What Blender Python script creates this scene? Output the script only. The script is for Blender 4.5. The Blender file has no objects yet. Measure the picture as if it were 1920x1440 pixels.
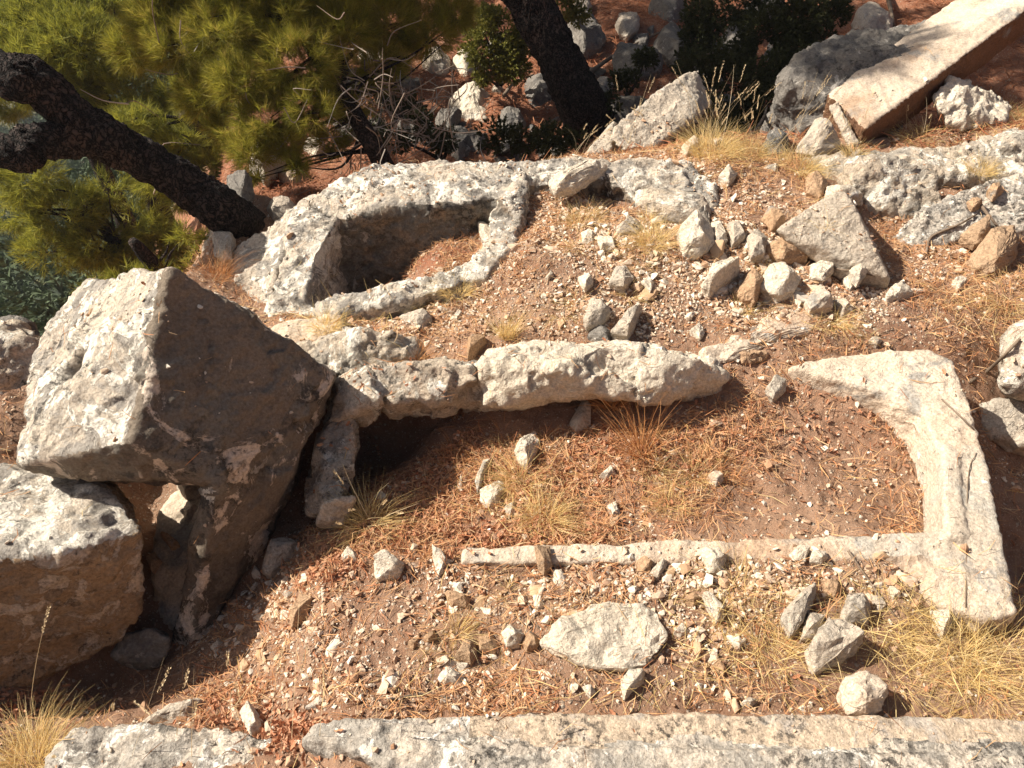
import bpy, bmesh, math, random
import numpy as np
from mathutils import Vector
from mathutils.bvhtree import BVHTree
R = math.radians
random.seed(7); rng = np.random.default_rng(7)
col = bpy.context.scene.collection
SC = bpy.context.scene

# ---------------------------------------------------------------- camera, sky, sun, exposure
PITCH, CH, F = 42.0, 2.3, 1507.0
cam_d = bpy.data.cameras.new('camera'); cam = bpy.data.objects.new('camera', cam_d); col.objects.link(cam)
cam.location = (0, 0, CH); cam.rotation_euler = (R(90-PITCH), 0, 0)
cam_d.sensor_width = 36; cam_d.lens = 36*F/1920; cam_d.clip_start = .05; cam_d.clip_end = 1000
SC.camera = cam
SUN_EL, SUN_V = 43.0, (-.985, .17)
w = bpy.data.worlds.new('World'); SC.world = w; w.use_nodes = True
sky = w.node_tree.nodes.new('ShaderNodeTexSky'); sky.sky_type = 'NISHITA'; sky.sun_disc = False
az = math.atan2(SUN_V[0], SUN_V[1])
sky.sun_elevation = R(SUN_EL); sky.sun_rotation = az; sky.dust_density = 4; sky.ozone_density = .4
bg = w.node_tree.nodes['Background']; bg.inputs[1].default_value = .05
w.node_tree.links.new(sky.outputs[0], bg.inputs[0])
sd = bpy.data.lights.new('sun', 'SUN'); sd.energy = 5; sd.angle = R(.5); sd.color = (1, .92, .79)
so = bpy.data.objects.new('sun', sd); col.objects.link(so)
n_ = math.hypot(*SUN_V); e_ = R(SUN_EL)
sv = Vector((SUN_V[0]/n_*math.cos(e_), SUN_V[1]/n_*math.cos(e_), math.sin(e_)))
so.rotation_euler = sv.to_track_quat('Z', 'Y').to_euler(); so.location = sv*30
SC.view_settings.view_transform = 'Standard'; SC.view_settings.look = 'None'
SC.view_settings.exposure = .9; SC.view_settings.gamma = 1

# ---------------------------------------------------------------- geometry helpers
cp, sp = math.cos(R(PITCH)), math.sin(R(PITCH))
CAM = np.array([0, 0, CH])
def ray(px, py):
    a = (px-960)/F; b = (720-py)/F
    return np.array([a, cp+b*sp, -sp+b*cp])
def Z(px, py, z):
    d = ray(px, py); return CAM + d*((z-CH)/d[2])
def Y(px, py, y):
    d = ray(px, py); return CAM + d*(y/d[1])
def D(px, py, dist):
    d = ray(px, py); return CAM + d/np.linalg.norm(d)*dist
def proj(p):
    p = np.asarray(p, float) - CAM
    dz = p[..., 1]*cp - p[..., 2]*sp; up = p[..., 1]*sp + p[..., 2]*cp
    dz = np.where(dz < .05, .05, dz)
    return 960+F*p[..., 0]/dz, 720-F*up/dz

_perm = np.random.default_rng(3).permutation(256); _perm = np.concatenate([_perm, _perm, _perm])
_g = np.random.default_rng(4).normal(size=(256, 3)); _g /= np.linalg.norm(_g, axis=1)[:, None]
def pn(p):
    i = np.floor(p).astype(int); f = p-i; i &= 255
    u = f*f*f*(f*(f*6-15)+10)
    out = 0
    for dx in (0, 1):
        wx = u[:, 0] if dx else 1-u[:, 0]
        for dy in (0, 1):
            wy = u[:, 1] if dy else 1-u[:, 1]
            for dz in (0, 1):
                wz = u[:, 2] if dz else 1-u[:, 2]
                h = _perm[_perm[_perm[(i[:, 0]+dx) & 255]+((i[:, 1]+dy) & 255)]+((i[:, 2]+dz) & 255)]
                g = _g[h]
                out = out + wx*wy*wz*(g[:, 0]*(f[:, 0]-dx)+g[:, 1]*(f[:, 1]-dy)+g[:, 2]*(f[:, 2]-dz))
    return out*1.6
def fbm(p, s, o=4, r=.5):
    t = 0; a = 1
    for k in range(o):
        t = t + a*pn(p*s+17.3*k); s *= 2.03; a *= r
    return t
def ridged(p, s, o=3, r=.5):
    t = 0; a = 1
    for k in range(o):
        t = t + a*(1-2*np.abs(pn(p*s+9.1*k))); s *= 2.1; a *= r
    return t

def npmesh(name, v, f, rnd=None, smooth=False):
    me = bpy.data.meshes.new(name); v = np.asarray(v, np.float32); f = np.asarray(f, np.int32); k = f.shape[1]
    me.vertices.add(len(v)); me.vertices.foreach_set('co', v.ravel())
    me.loops.add(f.size); me.loops.foreach_set('vertex_index', f.ravel())
    me.polygons.add(len(f)); me.polygons.foreach_set('loop_start', np.arange(0, f.size, k, dtype=np.int32))
    me.polygons.foreach_set('use_smooth', np.full(len(f), smooth))
    if rnd is not None:
        at = me.attributes.new('rnd', 'FLOAT', 'POINT'); at.data.foreach_set('value', np.asarray(rnd, np.float32))
    me.update(calc_edges=True); return me
def tag(o, label=None, cat=None, group=None, kind=None):
    if label: o['label'] = label
    if cat: o['category'] = cat
    if group: o['group'] = group
    if kind: o['kind'] = kind
    return o
def link(name, me, mat=None, parent=None, loc=None):
    o = bpy.data.objects.new(name, me)
    if mat and not me.materials: me.materials.append(mat)
    col.objects.link(o)
    if parent: o.parent = parent
    if loc is not None: o.location = loc
    return o
def empty(name, loc, label, cat, group=None):
    o = bpy.data.objects.new(name, None); o.location = loc; o.empty_display_size = .1; col.objects.link(o)
    return tag(o, label, cat, group)

# ---------------------------------------------------------------- materials
def nodes(name, rough=.9):
    m = bpy.data.materials.new(name); m.use_nodes = True; nt = m.node_tree
    b = nt.nodes['Principled BSDF']; b.inputs['Roughness'].default_value = rough
    b.inputs['Specular IOR Level'].default_value = .25
    return m, nt, b
def N(nt, t, **kw):
    n = nt.nodes.new(t)
    for k, v in kw.items():
        if k in n.inputs: n.inputs[k].default_value = v
        else: setattr(n, k, v)
    return n
def L(nt, a, b): nt.links.new(a, b)
def coords(nt, objrand=True):
    tc = N(nt, 'ShaderNodeTexCoord')
    if not objrand: return tc.outputs['Object']
    oi = N(nt, 'ShaderNodeObjectInfo'); mu = N(nt, 'ShaderNodeVectorMath', operation='SCALE')
    cb = N(nt, 'ShaderNodeCombineXYZ')
    for k in range(3): L(nt, oi.outputs['Random'], cb.inputs[k])
    mu.inputs['Scale'].default_value = 37; L(nt, cb.outputs[0], mu.inputs[0])
    ad = N(nt, 'ShaderNodeVectorMath', operation='ADD'); L(nt, tc.outputs['Object'], ad.inputs[0]); L(nt, mu.outputs[0], ad.inputs[1])
    return ad.outputs[0]
def noise(nt, co, s, d=6, r=.6, dist=0):
    n = N(nt, 'ShaderNodeTexNoise', Scale=s, Detail=d, Roughness=r, Distortion=dist); L(nt, co, n.inputs['Vector']); return n.outputs[0]
def step(nt, v, lo, hi, a=0., b=1.):
    m = N(nt, 'ShaderNodeMapRange'); m.inputs[1].default_value = lo; m.inputs[2].default_value = hi
    m.inputs[3].default_value = a; m.inputs[4].default_value = b; L(nt, v, m.inputs[0]); return m.outputs[0]
def mix(nt, fac, a, b, mode='MIX'):
    m = N(nt, 'ShaderNodeMix', data_type='RGBA', blend_type=mode)
    if isinstance(fac, (int, float)): m.inputs[0].default_value = fac
    else: L(nt, fac, m.inputs[0])
    for s, x in ((m.inputs[6], a), (m.inputs[7], b)):
        if isinstance(x, tuple): s.default_value = (*x, 1)
        else: L(nt, x, s)
    return m.outputs[2]
def math_(nt, op, a, b):
    m = N(nt, 'ShaderNodeMath', operation=op)
    for s, x in ((m.inputs[0], a), (m.inputs[1], b)):
        if isinstance(x, (int, float)): s.default_value = x
        else: L(nt, x, s)
    return m.outputs[0]
def bump(nt, bsdf, h, dist, strength=1., nrm=None):
    b = N(nt, 'ShaderNodeBump', Distance=dist, Strength=strength); L(nt, h, b.inputs['Height'])
    if nrm is not None: L(nt, nrm, b.inputs['Normal'])
    L(nt, b.outputs[0], bsdf.inputs['Normal']); return b.outputs[0]

def stone_mat(name, a, b, grey=(.3, .29, .27), g_amt=.5, white=(.72, .69, .64), w_amt=.5, dark=(.06, .055, .05), d_amt=.35,
              scale=1., soil=None, bd=.024, facet=1.4):
    """limestone: warm body a/b, grey lichen, pale lichen patches, dark specks, optional soil staining"""
    m, nt, bs = nodes(name, .95); co = coords(nt)
    n1 = noise(nt, co, 2.2*scale, 8, .62)
    c = mix(nt, step(nt, n1, .35, .65), a, b)
    if soil:
        c = mix(nt, step(nt, noise(nt, co, 1.7*scale, 6, .6, .4), .52, .66, 0, .8), c, soil)
    n2 = noise(nt, co, 4.5*scale, 10, .7, .3)
    c = mix(nt, step(nt, n2, .62-.22*g_amt, .70-.22*g_amt, 0, .85), c, grey)
    n3 = noise(nt, co, 6.5*scale, 9, .72, .8)
    wf = step(nt, n3, .70-.22*w_amt, .725-.22*w_amt)
    c = mix(nt, wf, c, white)
    n4 = noise(nt, co, 26*scale, 6, .75)
    n5 = noise(nt, co, 3.1*scale, 4, .6)
    df = math_(nt, 'MULTIPLY', step(nt, n4, .68-.2*d_amt, .74-.2*d_amt), step(nt, n5, .36, .6))
    c = mix(nt, math_(nt, 'MULTIPLY', df, .85), c, dark)
    n6 = noise(nt, co, 90, 3, .7)
    c = mix(nt, .75, c, mix(nt, step(nt, n6, .3, .7), (.55, .52, .49), (1.3, 1.3, 1.3)), 'MULTIPLY')
    n7 = noise(nt, co, 42*scale, 4, .8)
    c = mix(nt, step(nt, n7, .60, .68, 0, .5), c, mix(nt, .5, c, dark))
    h1 = noise(nt, co, 17*scale, 12, .72)
    v = N(nt, 'ShaderNodeTexVoronoi', Scale=38*scale); L(nt, co, v.inputs['Vector'])
    wn = N(nt, 'ShaderNodeTexNoise', Scale=5*scale, Detail=5); L(nt, co, wn.inputs['Vector'])
    wm = N(nt, 'ShaderNodeMix', data_type='RGBA', blend_type='ADD'); wm.inputs[0].default_value = .35; L(nt, co, wm.inputs[6]); L(nt, wn.outputs['Color'], wm.inputs[7])
    vf = N(nt, 'ShaderNodeTexVoronoi', Scale=8*scale, feature='F1'); L(nt, wm.outputs[2], vf.inputs['Vector'])
    vc = N(nt, 'ShaderNodeTexVoronoi', Scale=5*scale, feature='DISTANCE_TO_EDGE'); L(nt, wm.outputs[2], vc.inputs['Vector'])
    crk = step(nt, vc.outputs['Distance'], 0, .012, 1, 0)
    crk = math_(nt, 'MULTIPLY', crk, step(nt, n5, .55, .66))
    h = math_(nt, 'ADD', math_(nt, 'ADD', h1, math_(nt, 'MULTIPLY', n7, .35)), math_(nt, 'MULTIPLY', math_(nt, 'MINIMUM', v.outputs['Distance'], .35), .5))
    h = math_(nt, 'ADD', h, math_(nt, 'MULTIPLY', wf, .12))
    h = math_(nt, 'SUBTRACT', h, math_(nt, 'MULTIPLY', df, .18))
    h = math_(nt, 'ADD', h, math_(nt, 'MULTIPLY', vf.outputs['Distance'], facet))
    h = math_(nt, 'SUBTRACT', h, math_(nt, 'MULTIPLY', crk, .25))
    c = mix(nt, math_(nt, 'MULTIPLY', crk, .4), c, dark)
    L(nt, c, bs.inputs['Base Color'])
    bump(nt, bs, h, bd)
    return m
M = {}
M['pale'] = stone_mat('pale limestone', (.71, .63, .52), (.62, .54, .43), g_amt=.15, w_amt=.25, d_amt=.05)
M['cream'] = stone_mat('cream worn limestone', (.63, .53, .42), (.52, .43, .335), g_amt=.4, w_amt=.3, d_amt=.1, soil=(.45, .30, .2), bd=.014)
M['lichen'] = stone_mat('lichened limestone', (.58, .49, .39), (.48, .4, .31), grey=(.33, .30, .26), g_amt=.6, w_amt=.75, d_amt=.55, white=(.74, .69, .6))
M['bright'] = stone_mat('bright weathered limestone', (.62, .54, .44), (.5, .43, .35), grey=(.30, .28, .255), g_amt=.75, w_amt=.85, d_amt=.62, white=(.76, .71, .62), facet=.8)
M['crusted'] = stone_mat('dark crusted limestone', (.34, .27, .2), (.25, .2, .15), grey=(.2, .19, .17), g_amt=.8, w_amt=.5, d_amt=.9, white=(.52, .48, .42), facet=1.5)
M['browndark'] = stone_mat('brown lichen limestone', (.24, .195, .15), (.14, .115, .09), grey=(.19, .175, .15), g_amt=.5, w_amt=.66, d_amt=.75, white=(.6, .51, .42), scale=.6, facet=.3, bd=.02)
M['boulderface'] = stone_mat('ochre limestone', (.42, .30, .19), (.30, .21, .13), grey=(.34, .28, .22), g_amt=.4, w_amt=.75, d_amt=.6, white=(.56, .46, .36), bd=.03)
M['tan'] = stone_mat('tan limestone', (.50, .34, .22), (.42, .27, .16), g_amt=.1, w_amt=.05, d_amt=.1)
M['orange'] = stone_mat('rust stained stone', (.45, .31, .2), (.38, .26, .165), g_amt=.1, w_amt=.05, d_amt=.15)
M['grey'] = stone_mat('grey limestone', (.57, .49, .40), (.49, .42, .34), grey=(.43, .385, .325), g_amt=.5, w_amt=.35, d_amt=.12, white=(.6, .56, .5))
for _k, _a, _b in (('pale', (.74, .66, .55), (.62, .53, .42)), ('tan', (.52, .36, .23), (.44, .29, .17)), ('cream', (.68, .55, .43), (.58, .45, .33)), ('grey', (.5, .45, .385), (.42, .375, .32))):
    M['small '+_k] = stone_mat('small '+_k+' stone', _a, _b, g_amt=.1, w_amt=.15, d_amt=.1, scale=.22, bd=.0016, facet=.6)
M['shadegrey'] = stone_mat('shade darkened limestone', (.24, .22, .195), (.18, .165, .15), grey=(.13, .125, .12), g_amt=.5, w_amt=.5, d_amt=.6, white=(.46, .43, .39))  # shade put into the colour: albedo lowered for rocks of the shaded slope
M['streaked'] = stone_mat('streaked tan ledge limestone', (.60, .48, .36), (.5, .4, .3), grey=(.4, .36, .32), g_amt=.5, w_amt=.3, d_amt=.75, facet=.25, bd=.014, scale=1.5)
M['patina'] = stone_mat('grey tan patina limestone', (.56, .48, .385), (.48, .41, .33), grey=(.42, .39, .34), g_amt=.5, w_amt=.5, d_amt=.3, facet=.3, bd=.012, white=(.7, .66, .6))
M['beam'] = stone_mat('smooth dressed limestone', (.60, .50, .40), (.5, .41, .32), g_amt=.3, w_amt=.25, d_amt=.3, soil=(.34, .22, .14), bd=.006, facet=.1)
M['beamside'] = stone_mat('dark brown dressed face', (.25, .13, .07), (.18, .1, .06), g_amt=.15, w_amt=.1, d_amt=.3)  # sides and underside browner and darker than the beam top
M['speckled'] = stone_mat('speckled grey limestone', (.58, .5, .41), (.47, .42, .36), grey=(.34, .315, .28), g_amt=.75, w_amt=.65, d_amt=.8, white=(.74, .7, .63), scale=1.3, bd=.014)

def soil_mat():
    m, nt, bs = nodes('soil', 1.); co = coords(nt, False)
    ga = N(nt, 'ShaderNodeAttribute', attribute_name='gravelly').outputs['Fac']; du = N(nt, 'ShaderNodeAttribute', attribute_name='duff').outputs['Fac']
    n1 = noise(nt, co, 1.3, 8, .65)
    c = mix(nt, step(nt, n1, .38, .62), (.22, .12, .075), (.39, .24, .155))
    n2 = noise(nt, co, 9, 8, .7)
    c = mix(nt, step(nt, n2, .45, .65, 0, .6), c, (.40, .26, .18))
    c = mix(nt, math_(nt, 'MULTIPLY', du, step(nt, n2, .3, .6, .5, 1)), c, (.28, .105, .055))
    sc_ = N(nt, 'ShaderNodeAttribute', attribute_name='scrub').outputs['Fac']
    n3 = noise(nt, co, 45, 6, .75)
    c = mix(nt, step(nt, n3, .56, .66, 0, .7), c, (.46, .30, .2))
    c = mix(nt, step(nt, n3, .30, .42, .7, 0), c, (.09, .045, .028))
    h = noise(nt, co, 30, 12, .75)
    for sc, wgt in ((48, .9), (95, .6), (190, .35)):
        v = N(nt, 'ShaderNodeTexVoronoi', Scale=sc, Randomness=1); L(nt, co, v.inputs['Vector'])
        sp_ = N(nt, 'ShaderNodeSeparateColor'); L(nt, v.outputs['Color'], sp_.inputs[0])
        th = math_(nt, 'ADD', math_(nt, 'MULTIPLY', ga, .55), .10)
        on = step(nt, math_(nt, 'SUBTRACT', th, sp_.outputs[0]), 0, .01)
        mk = math_(nt, 'MULTIPLY', on, step(nt, v.outputs['Distance'], .30, .38, 1, 0))
        rc = mix(nt, sp_.outputs[1], (.36, .21, .13), (.62, .52, .41))
        c = mix(nt, mk, c, rc)
        h = math_(nt, 'ADD', h, math_(nt, 'MULTIPLY', math_(nt, 'MULTIPLY', on, step(nt, v.outputs['Distance'], .1, .4, 1, 0)), wgt*.7))
    c = mix(nt, math_(nt, 'MULTIPLY', sc_, .9), c, mix(nt, noise(nt, co, .8, 8, .7), (.03, .045, .02), (.1, .11, .05)))
    L(nt, c, bs.inputs['Base Color'])
    bump(nt, bs, h, .02); return m
M['soil'] = soil_mat()

def ramp_mat(name, cols, rough=.8, transl=0., spec=.2, noise_s=None):
    """colour picked per blade / pebble from the rnd attribute"""
    m, nt, bs = nodes(name, rough); bs.inputs['Specular IOR Level'].default_value = spec
    at = N(nt, 'ShaderNodeAttribute', attribute_name='rnd')
    cr = N(nt, 'ShaderNodeValToRGB'); e = cr.color_ramp.elements
    for i, c in enumerate(cols):
        p = i/(len(cols)-1)
        if i < 2: e[i].position = p; e[i].color = (*c, 1)
        else: x = e.new(p); x.color = (*c, 1)
    e[1].position = 1/(len(cols)-1)
    L(nt, at.outputs['Fac'], cr.inputs[0]); c = cr.outputs[0]
    if noise_s:
        co = coords(nt, False); n = noise(nt, co, noise_s, 5, .7)
        c = mix(nt, .8, c, mix(nt, n, (.5, .48, .45), (1.4, 1.4, 1.4)), 'MULTIPLY')
        bump(nt, bs, n, .006)
    L(nt, c, bs.inputs['Base Color'])
    if transl:
        tr = N(nt, 'ShaderNodeBsdfTranslucent'); L(nt, c, tr.inputs[0])
        ms = N(nt, 'ShaderNodeMixShader'); ms.inputs[0].default_value = transl
        out = nt.nodes['Material Output']; L(nt, bs.outputs[0], ms.inputs[1]); L(nt, tr.outputs[0], ms.inputs[2]); L(nt, ms.outputs[0], out.inputs[0])
    return m
M['gravel'] = ramp_mat('gravel', [(.36, .2, .115), (.52, .34, .22), (.6, .48, .36), (.46, .29, .19), (.7, .62, .51), (.74, .67, .57)], 1, noise_s=60)
M['pebble'] = ramp_mat('pebble', [(.5, .36, .25), (.64, .54, .43)], 1, noise_s=40)
M['needle'] = ramp_mat('dry pine needles', [(.36, .14, .065), (.52, .25, .11), (.62, .38, .19), (.28, .125, .065), (.64, .46, .26)], .7, .15)
M['rustneedle'] = ramp_mat('rust pine needles', [(.24, .085, .04), (.36, .14, .065), (.18, .07, .035), (.42, .19, .095)], .7, .1)  # tones lowered as well, to deepen the shade on the far slope
M['leaf'] = ramp_mat('dry leaves', [(.52, .24, .13), (.38, .16, .085), (.62, .36, .22), (.44, .23, .14), (.56, .28, .15)], .7, .2)
M['grass'] = ramp_mat('straw grass', [(.72, .52, .2), (.82, .65, .32), (.62, .42, .15), (.85, .72, .43)], .6, .4)
M['redgrass'] = ramp_mat('rusty grass', [(.55, .25, .09), (.45, .2, .08), (.64, .38, .17)], .6, .2)
M['seed'] = ramp_mat('seed heads', [(.62, .48, .28), (.74, .62, .42)], .6, .3)
M['pine'] = ramp_mat('pine needles green', [(.225, .22, .028), (.35, .315, .042), (.13, .14, .022), (.43, .37, .065), (.31, .21, .055)], .5, .5)
M['pinefar'] = ramp_mat('pine foliage far', [(.24, .25, .038), (.37, .35, .048), (.12, .14, .03), (.44, .39, .06)], .6, .45)
M['valley'] = ramp_mat('valley foliage', [(.05, .075, .045), (.09, .12, .06), (.07, .09, .07)], .8, .1)
M['shrub'] = ramp_mat('shrub leaves', [(.17, .17, .03), (.24, .22, .045), (.12, .13, .03), (.3, .25, .06)], .5, .3)
M['shadeshrub'] = ramp_mat('shade darkened shrub leaves', [(.03, .035, .012), (.05, .055, .018), (.065, .065, .025)], .6, .2)  # darker copy of the shrub leaves, shade put into the colour
M['deadtwig'] = ramp_mat('dead twigs', [(.3, .25, .2), (.18, .13, .1), (.42, .38, .33)], .9)
def bark_mat():
    m, nt, bs = nodes('bark', .95); co = coords(nt, False)
    mp = N(nt, 'ShaderNodeMapping'); mp.inputs['Scale'].default_value = (1, 1, .4); L(nt, co, mp.inputs[0])
    n = noise(nt, mp.outputs[0], 14, 9, .7, .6)
    c = mix(nt, step(nt, n, .35, .6), (.012, .010, .009), (.06, .042, .035))
    n2 = noise(nt, co, 3, 5, .6)
    c = mix(nt, step(nt, n2, .55, .7, 0, .7), c, (.15, .085, .06))
    wn = N(nt, 'ShaderNodeTexNoise', Scale=9, Detail=4); L(nt, co, wn.inputs['Vector'])
    wm = N(nt, 'ShaderNodeMix', data_type='RGBA', blend_type='ADD'); wm.inputs[0].default_value = .3; L(nt, mp.outputs[0], wm.inputs[6]); L(nt, wn.outputs['Color'], wm.inputs[7])
    ve = N(nt, 'ShaderNodeTexVoronoi', Scale=27, feature='DISTANCE_TO_EDGE'); L(nt, wm.outputs[2], ve.inputs['Vector'])
    pl = step(nt, ve.outputs['Distance'], .0, .2)
    vv = N(nt, 'ShaderNodeTexVoronoi', Scale=27); L(nt, wm.outputs[2], vv.inputs['Vector'])
    c = mix(nt, .5, c, mix(nt, vv.outputs['Distance'], (.11, .08, .07), (.03, .024, .02)))
    c = mix(nt, pl, (.008, .007, .006), c)
    L(nt, c, bs.inputs['Base Color']); bump(nt, bs, math_(nt, 'ADD', math_(nt, 'MULTIPLY', n, .6), pl), .05); return m
M['bark'] = bark_mat()
def twig_mat():
    m, nt, bs = nodes('twig', .9); co = coords(nt, False)
    n = noise(nt, co, 30, 6, .7); L(nt, mix(nt, n, (.07, .045, .03), (.3, .23, .17)), bs.inputs['Base Color']); bump(nt, bs, n, .01); return m
M['twig'] = twig_mat()

# ---------------------------------------------------------------- terrain
def sst(x, a, b): t = np.clip((x-a)/(b-a), 0, 1); return t*t*(3-2*t)
def macro(x, y):
    z = .03 + np.clip(.75-y, 0, 6)*.75
    ye = 4.45 + .16*np.clip(x, 0, 6)
    back = sst(y, ye, ye+.75)*(-.85) - np.clip(y-ye-.5, 0, 60)*.075
    z = z + back
    xe = -2.3 + .62*sst(y, 2.5, 3.0) - .35*np.clip(y-4.4, 0, 3) - .1*np.clip(y-7.4, 0, 20)
    dl = np.clip(xe-x, 0, 100)
    z = z - 24*(1-np.exp(-dl*1.15/24)) - sst(dl, 0, .9)*.7
    z = z + np.clip(x-9, 0, 60)*.35*sst(y, -5, 9) + np.clip(y-16, 0, 80)*.18*sst(x, -8, 2)
    return z
CPT = [(600,1330,-.05),(960,1325,-.03),(1300,1325,-.02),(1700,1325,-.02),(1900,1300,-.05),(500,1330,-.19),(420,1330,-.22),(320,1330,-.36),(200,1330,-.5),
 (700,1200,-.06),(960,1180,-.04),(1300,1180,-.02),(1600,1150,-.02),(1860,1220,-.10),(900,1060,-.035),(1300,1055,-.02),(1650,1060,0),(620,1070,-.07),(740,1050,-.06),
 (900,950,-.12),(1100,960,-.09),(1400,960,-.11),(1700,985,-.15),(1600,850,-.14),(1300,850,-.07),(1100,800,-.06),(920,830,-.12),(1480,720,-.02),(1400,760,-.03),(1650,780,-.09),
 (680,870,-.48),(720,880,-.46),(760,850,-.34),(820,870,-.14),(840,815,-.12),(700,985,-.12),(640,990,-.12),(860,800,-.1),(800,960,-.14),
 (700,640,.0),(900,610,.02),(1100,615,.04),(1300,640,.03),(1450,640,.02),(1600,610,.03),(1800,640,.0),(1870,700,-.14),(1900,760,-.3),(1900,900,-.42),(1915,1100,-.4),
 (700,605,-.09),(900,565,-.03),(1100,540,.09),(1300,540,.1),(1500,560,.06),(1700,520,.02),(1900,520,.06),(1000,450,.14),(1200,450,.16),(1400,440,.14),(1690,455,-.07),(1820,500,-.03),
 (1000,362,.12),(1200,375,.08),(1400,330,.16),(1600,330,.06),(1850,290,.02),(1900,240,.2),(1340,300,.17),(1500,300,.15),
 (800,480,-.16),(850,460,-.12),(900,490,-.06),(650,530,-.66),(690,520,-.6),(720,500,-.36),(640,490,-.66),(680,480,-.6),
 (480,560,-.16),(560,660,-.02),(440,520,-.25),(540,560,-.1),(500,480,-.3),
 (450,1200,-.36),(520,1080,-.36),(570,1020,-.28),(300,1270,-.55),(200,1300,-.62),(300,1020,-.62),(480,1290,-.3),(580,1180,-.12),(600,900,-.3),(380,1100,-.5),(150,1350,-.5),
 (0,1340,-.35),(0,740,-.7),(60,650,-1.0),(0,860,-.55),(300,920,-.55)]
WPT = [(-.97,3.5,-.5),(-.75,3.52,-.5),(-.95,3.72,-.66),(-.72,3.74,-.62),(-.9,3.95,-.62),(-.58,3.66,-.2),(-.58,3.9,-.16),(-.38,3.75,-.06),(-.42,3.55,-.1),(-.2,3.9,-.06),(-.2,3.65,-.05)]
_c = np.array([Z(*p) for p in CPT]+WPT); _K = np.exp(-np.linalg.norm(_c[:, None, :2]-_c[None, :, :2], axis=2)/.35)+np.eye(len(_c))*.02
_w = np.linalg.solve(_K, _c[:, 2]-macro(_c[:, 0], _c[:, 1]))
def height(x, y):
    x = np.asarray(x, float); y = np.asarray(y, float); z = macro(x, y)
    near = (x > -6) & (x < 7) & (y > -2) & (y < 9)
    xi, yi = x[near], y[near]; acc = np.zeros(len(xi))
    for (cx, cy, cz), ww in zip(_c, _w): acc += ww*np.exp(-np.sqrt((xi-cx)**2+(yi-cy)**2+4e-4)/.35)
    z[near] += acc
    p = np.stack([x, y, np.zeros_like(x)], 1); far = sst(np.abs(y-2.4), 2.3, 4)+sst(-x, 2.2, 3)
    z += .035*fbm(p, 1.6, 3)*(1+3*np.clip(far, 0, 1)) + .016*fbm(p+5, 7, 3)
    fine = (np.abs(x) < 5) & (y < 8) & (y > .3)
    z[fine] += .007*ridged(p[fine], 22, 3)
    return z
def dens(px, py, bl, base=0.):
    t = np.full(len(px), base)
    for x, y, rx, ry, ww in bl: t = t+ww*np.exp(-((px-x)/rx)**2-((py-y)/ry)**2)
    return t
TR = [(1100,880,330,110)]
GR_D = [(1100,1090,300,45,1.6),(1600,1080,170,45,1.6),(1350,1180,200,80,.8),(1000,1230,200,80,.5),(650,1230,200,90,.35),(1100,510,300,110,1.3),(1020,400,120,60,2.),(1230,330,120,40,1.2),
        (1420,520,220,60,2.2),(1500,590,200,40,.8),(1350,400,120,60,.8),(780,590,120,40,.6),(560,620,60,30,.4),(1100,900,300,80,.22),(1330,330,120,50,.5),(480,1150,120,120,.35),(330,940,80,30,1.5),(960,1300,400,30,.4),(1800,560,150,90,.3)]
DUFF_D = [(1050,880,330,110,1.3),(800,480,110,45,3.5),(760,980,160,60,1.),(830,470,110,45,1.6),(650,1180,200,140,.2),(1300,800,220,70,.7),(1650,790,120,40,.5),(1720,970,60,40,.5),(1150,400,260,90,.35),(1500,660,350,60,.3),
          (700,610,200,60,.8),(1400,340,120,60,.8),(1800,560,150,120,.6),(1150,1130,260,120,.25),(800,1310,400,40,.9),(1750,450,150,60,.6),(1870,200,120,60,1.),(1350,290,200,40,1.),(1500,1200,160,100,.5)]
def axis(a, b, lo, hi, st):
    g = [*np.arange(lo, hi, st)]; s = st; v = hi
    while v < b: g.append(v); s *= 1.07; v += s
    s = st; v = lo-st; l = []
    while v > a: l.append(v); s *= 1.07; v -= s
    return np.array(l[::-1]+g)
gx = axis(-90, 60, -2.3, 3.3, .0115); gy = axis(-8, 120, .85, 4.9, .0115)
X_, Y_ = np.meshgrid(gx, gy); TZ = height(X_.ravel(), Y_.ravel())
nx, ny = len(gx), len(gy); idx = np.arange(nx*ny).reshape(ny, nx)
fq = np.stack([idx[:-1, :-1], idx[:-1, 1:], idx[1:, 1:], idx[1:, :-1]], -1).reshape(-1, 4)
TV = np.stack([X_.ravel(), Y_.ravel(), TZ], 1)
gme = npmesh('ground', TV, fq, smooth=True)
_px, _py = proj(TV); nearm = (TV[:, 1] > .3) & (TV[:, 1] < 5.5) & (np.abs(TV[:, 0]) < 5)
for nm, val in (('gravelly', np.where(nearm, np.clip(dens(_px, _py, GR_D, .15), 0, 1), .15)), ('duff', np.clip(np.where(nearm, dens(_px, _py, DUFF_D)*.25, 0)+sst(TV[:, 1]-.16*np.clip(TV[:, 0], 0, 6), 4.5, 5.2)*.9, 0, 1))):
    at = gme.attributes.new(nm, 'FLOAT', 'POINT'); at.data.foreach_set('value', val.astype(np.float32))
at = gme.attributes.new('scrub', 'FLOAT', 'POINT'); at.data.foreach_set('value', np.clip(sst(-TV[:, 0], 5, 8)+sst(TV[:, 1], 13, 16), 0, 1).astype(np.float32))
tag(link('ground', gme, M['soil']), kind='structure')
TZg = TZ.reshape(ny, nx)
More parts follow.
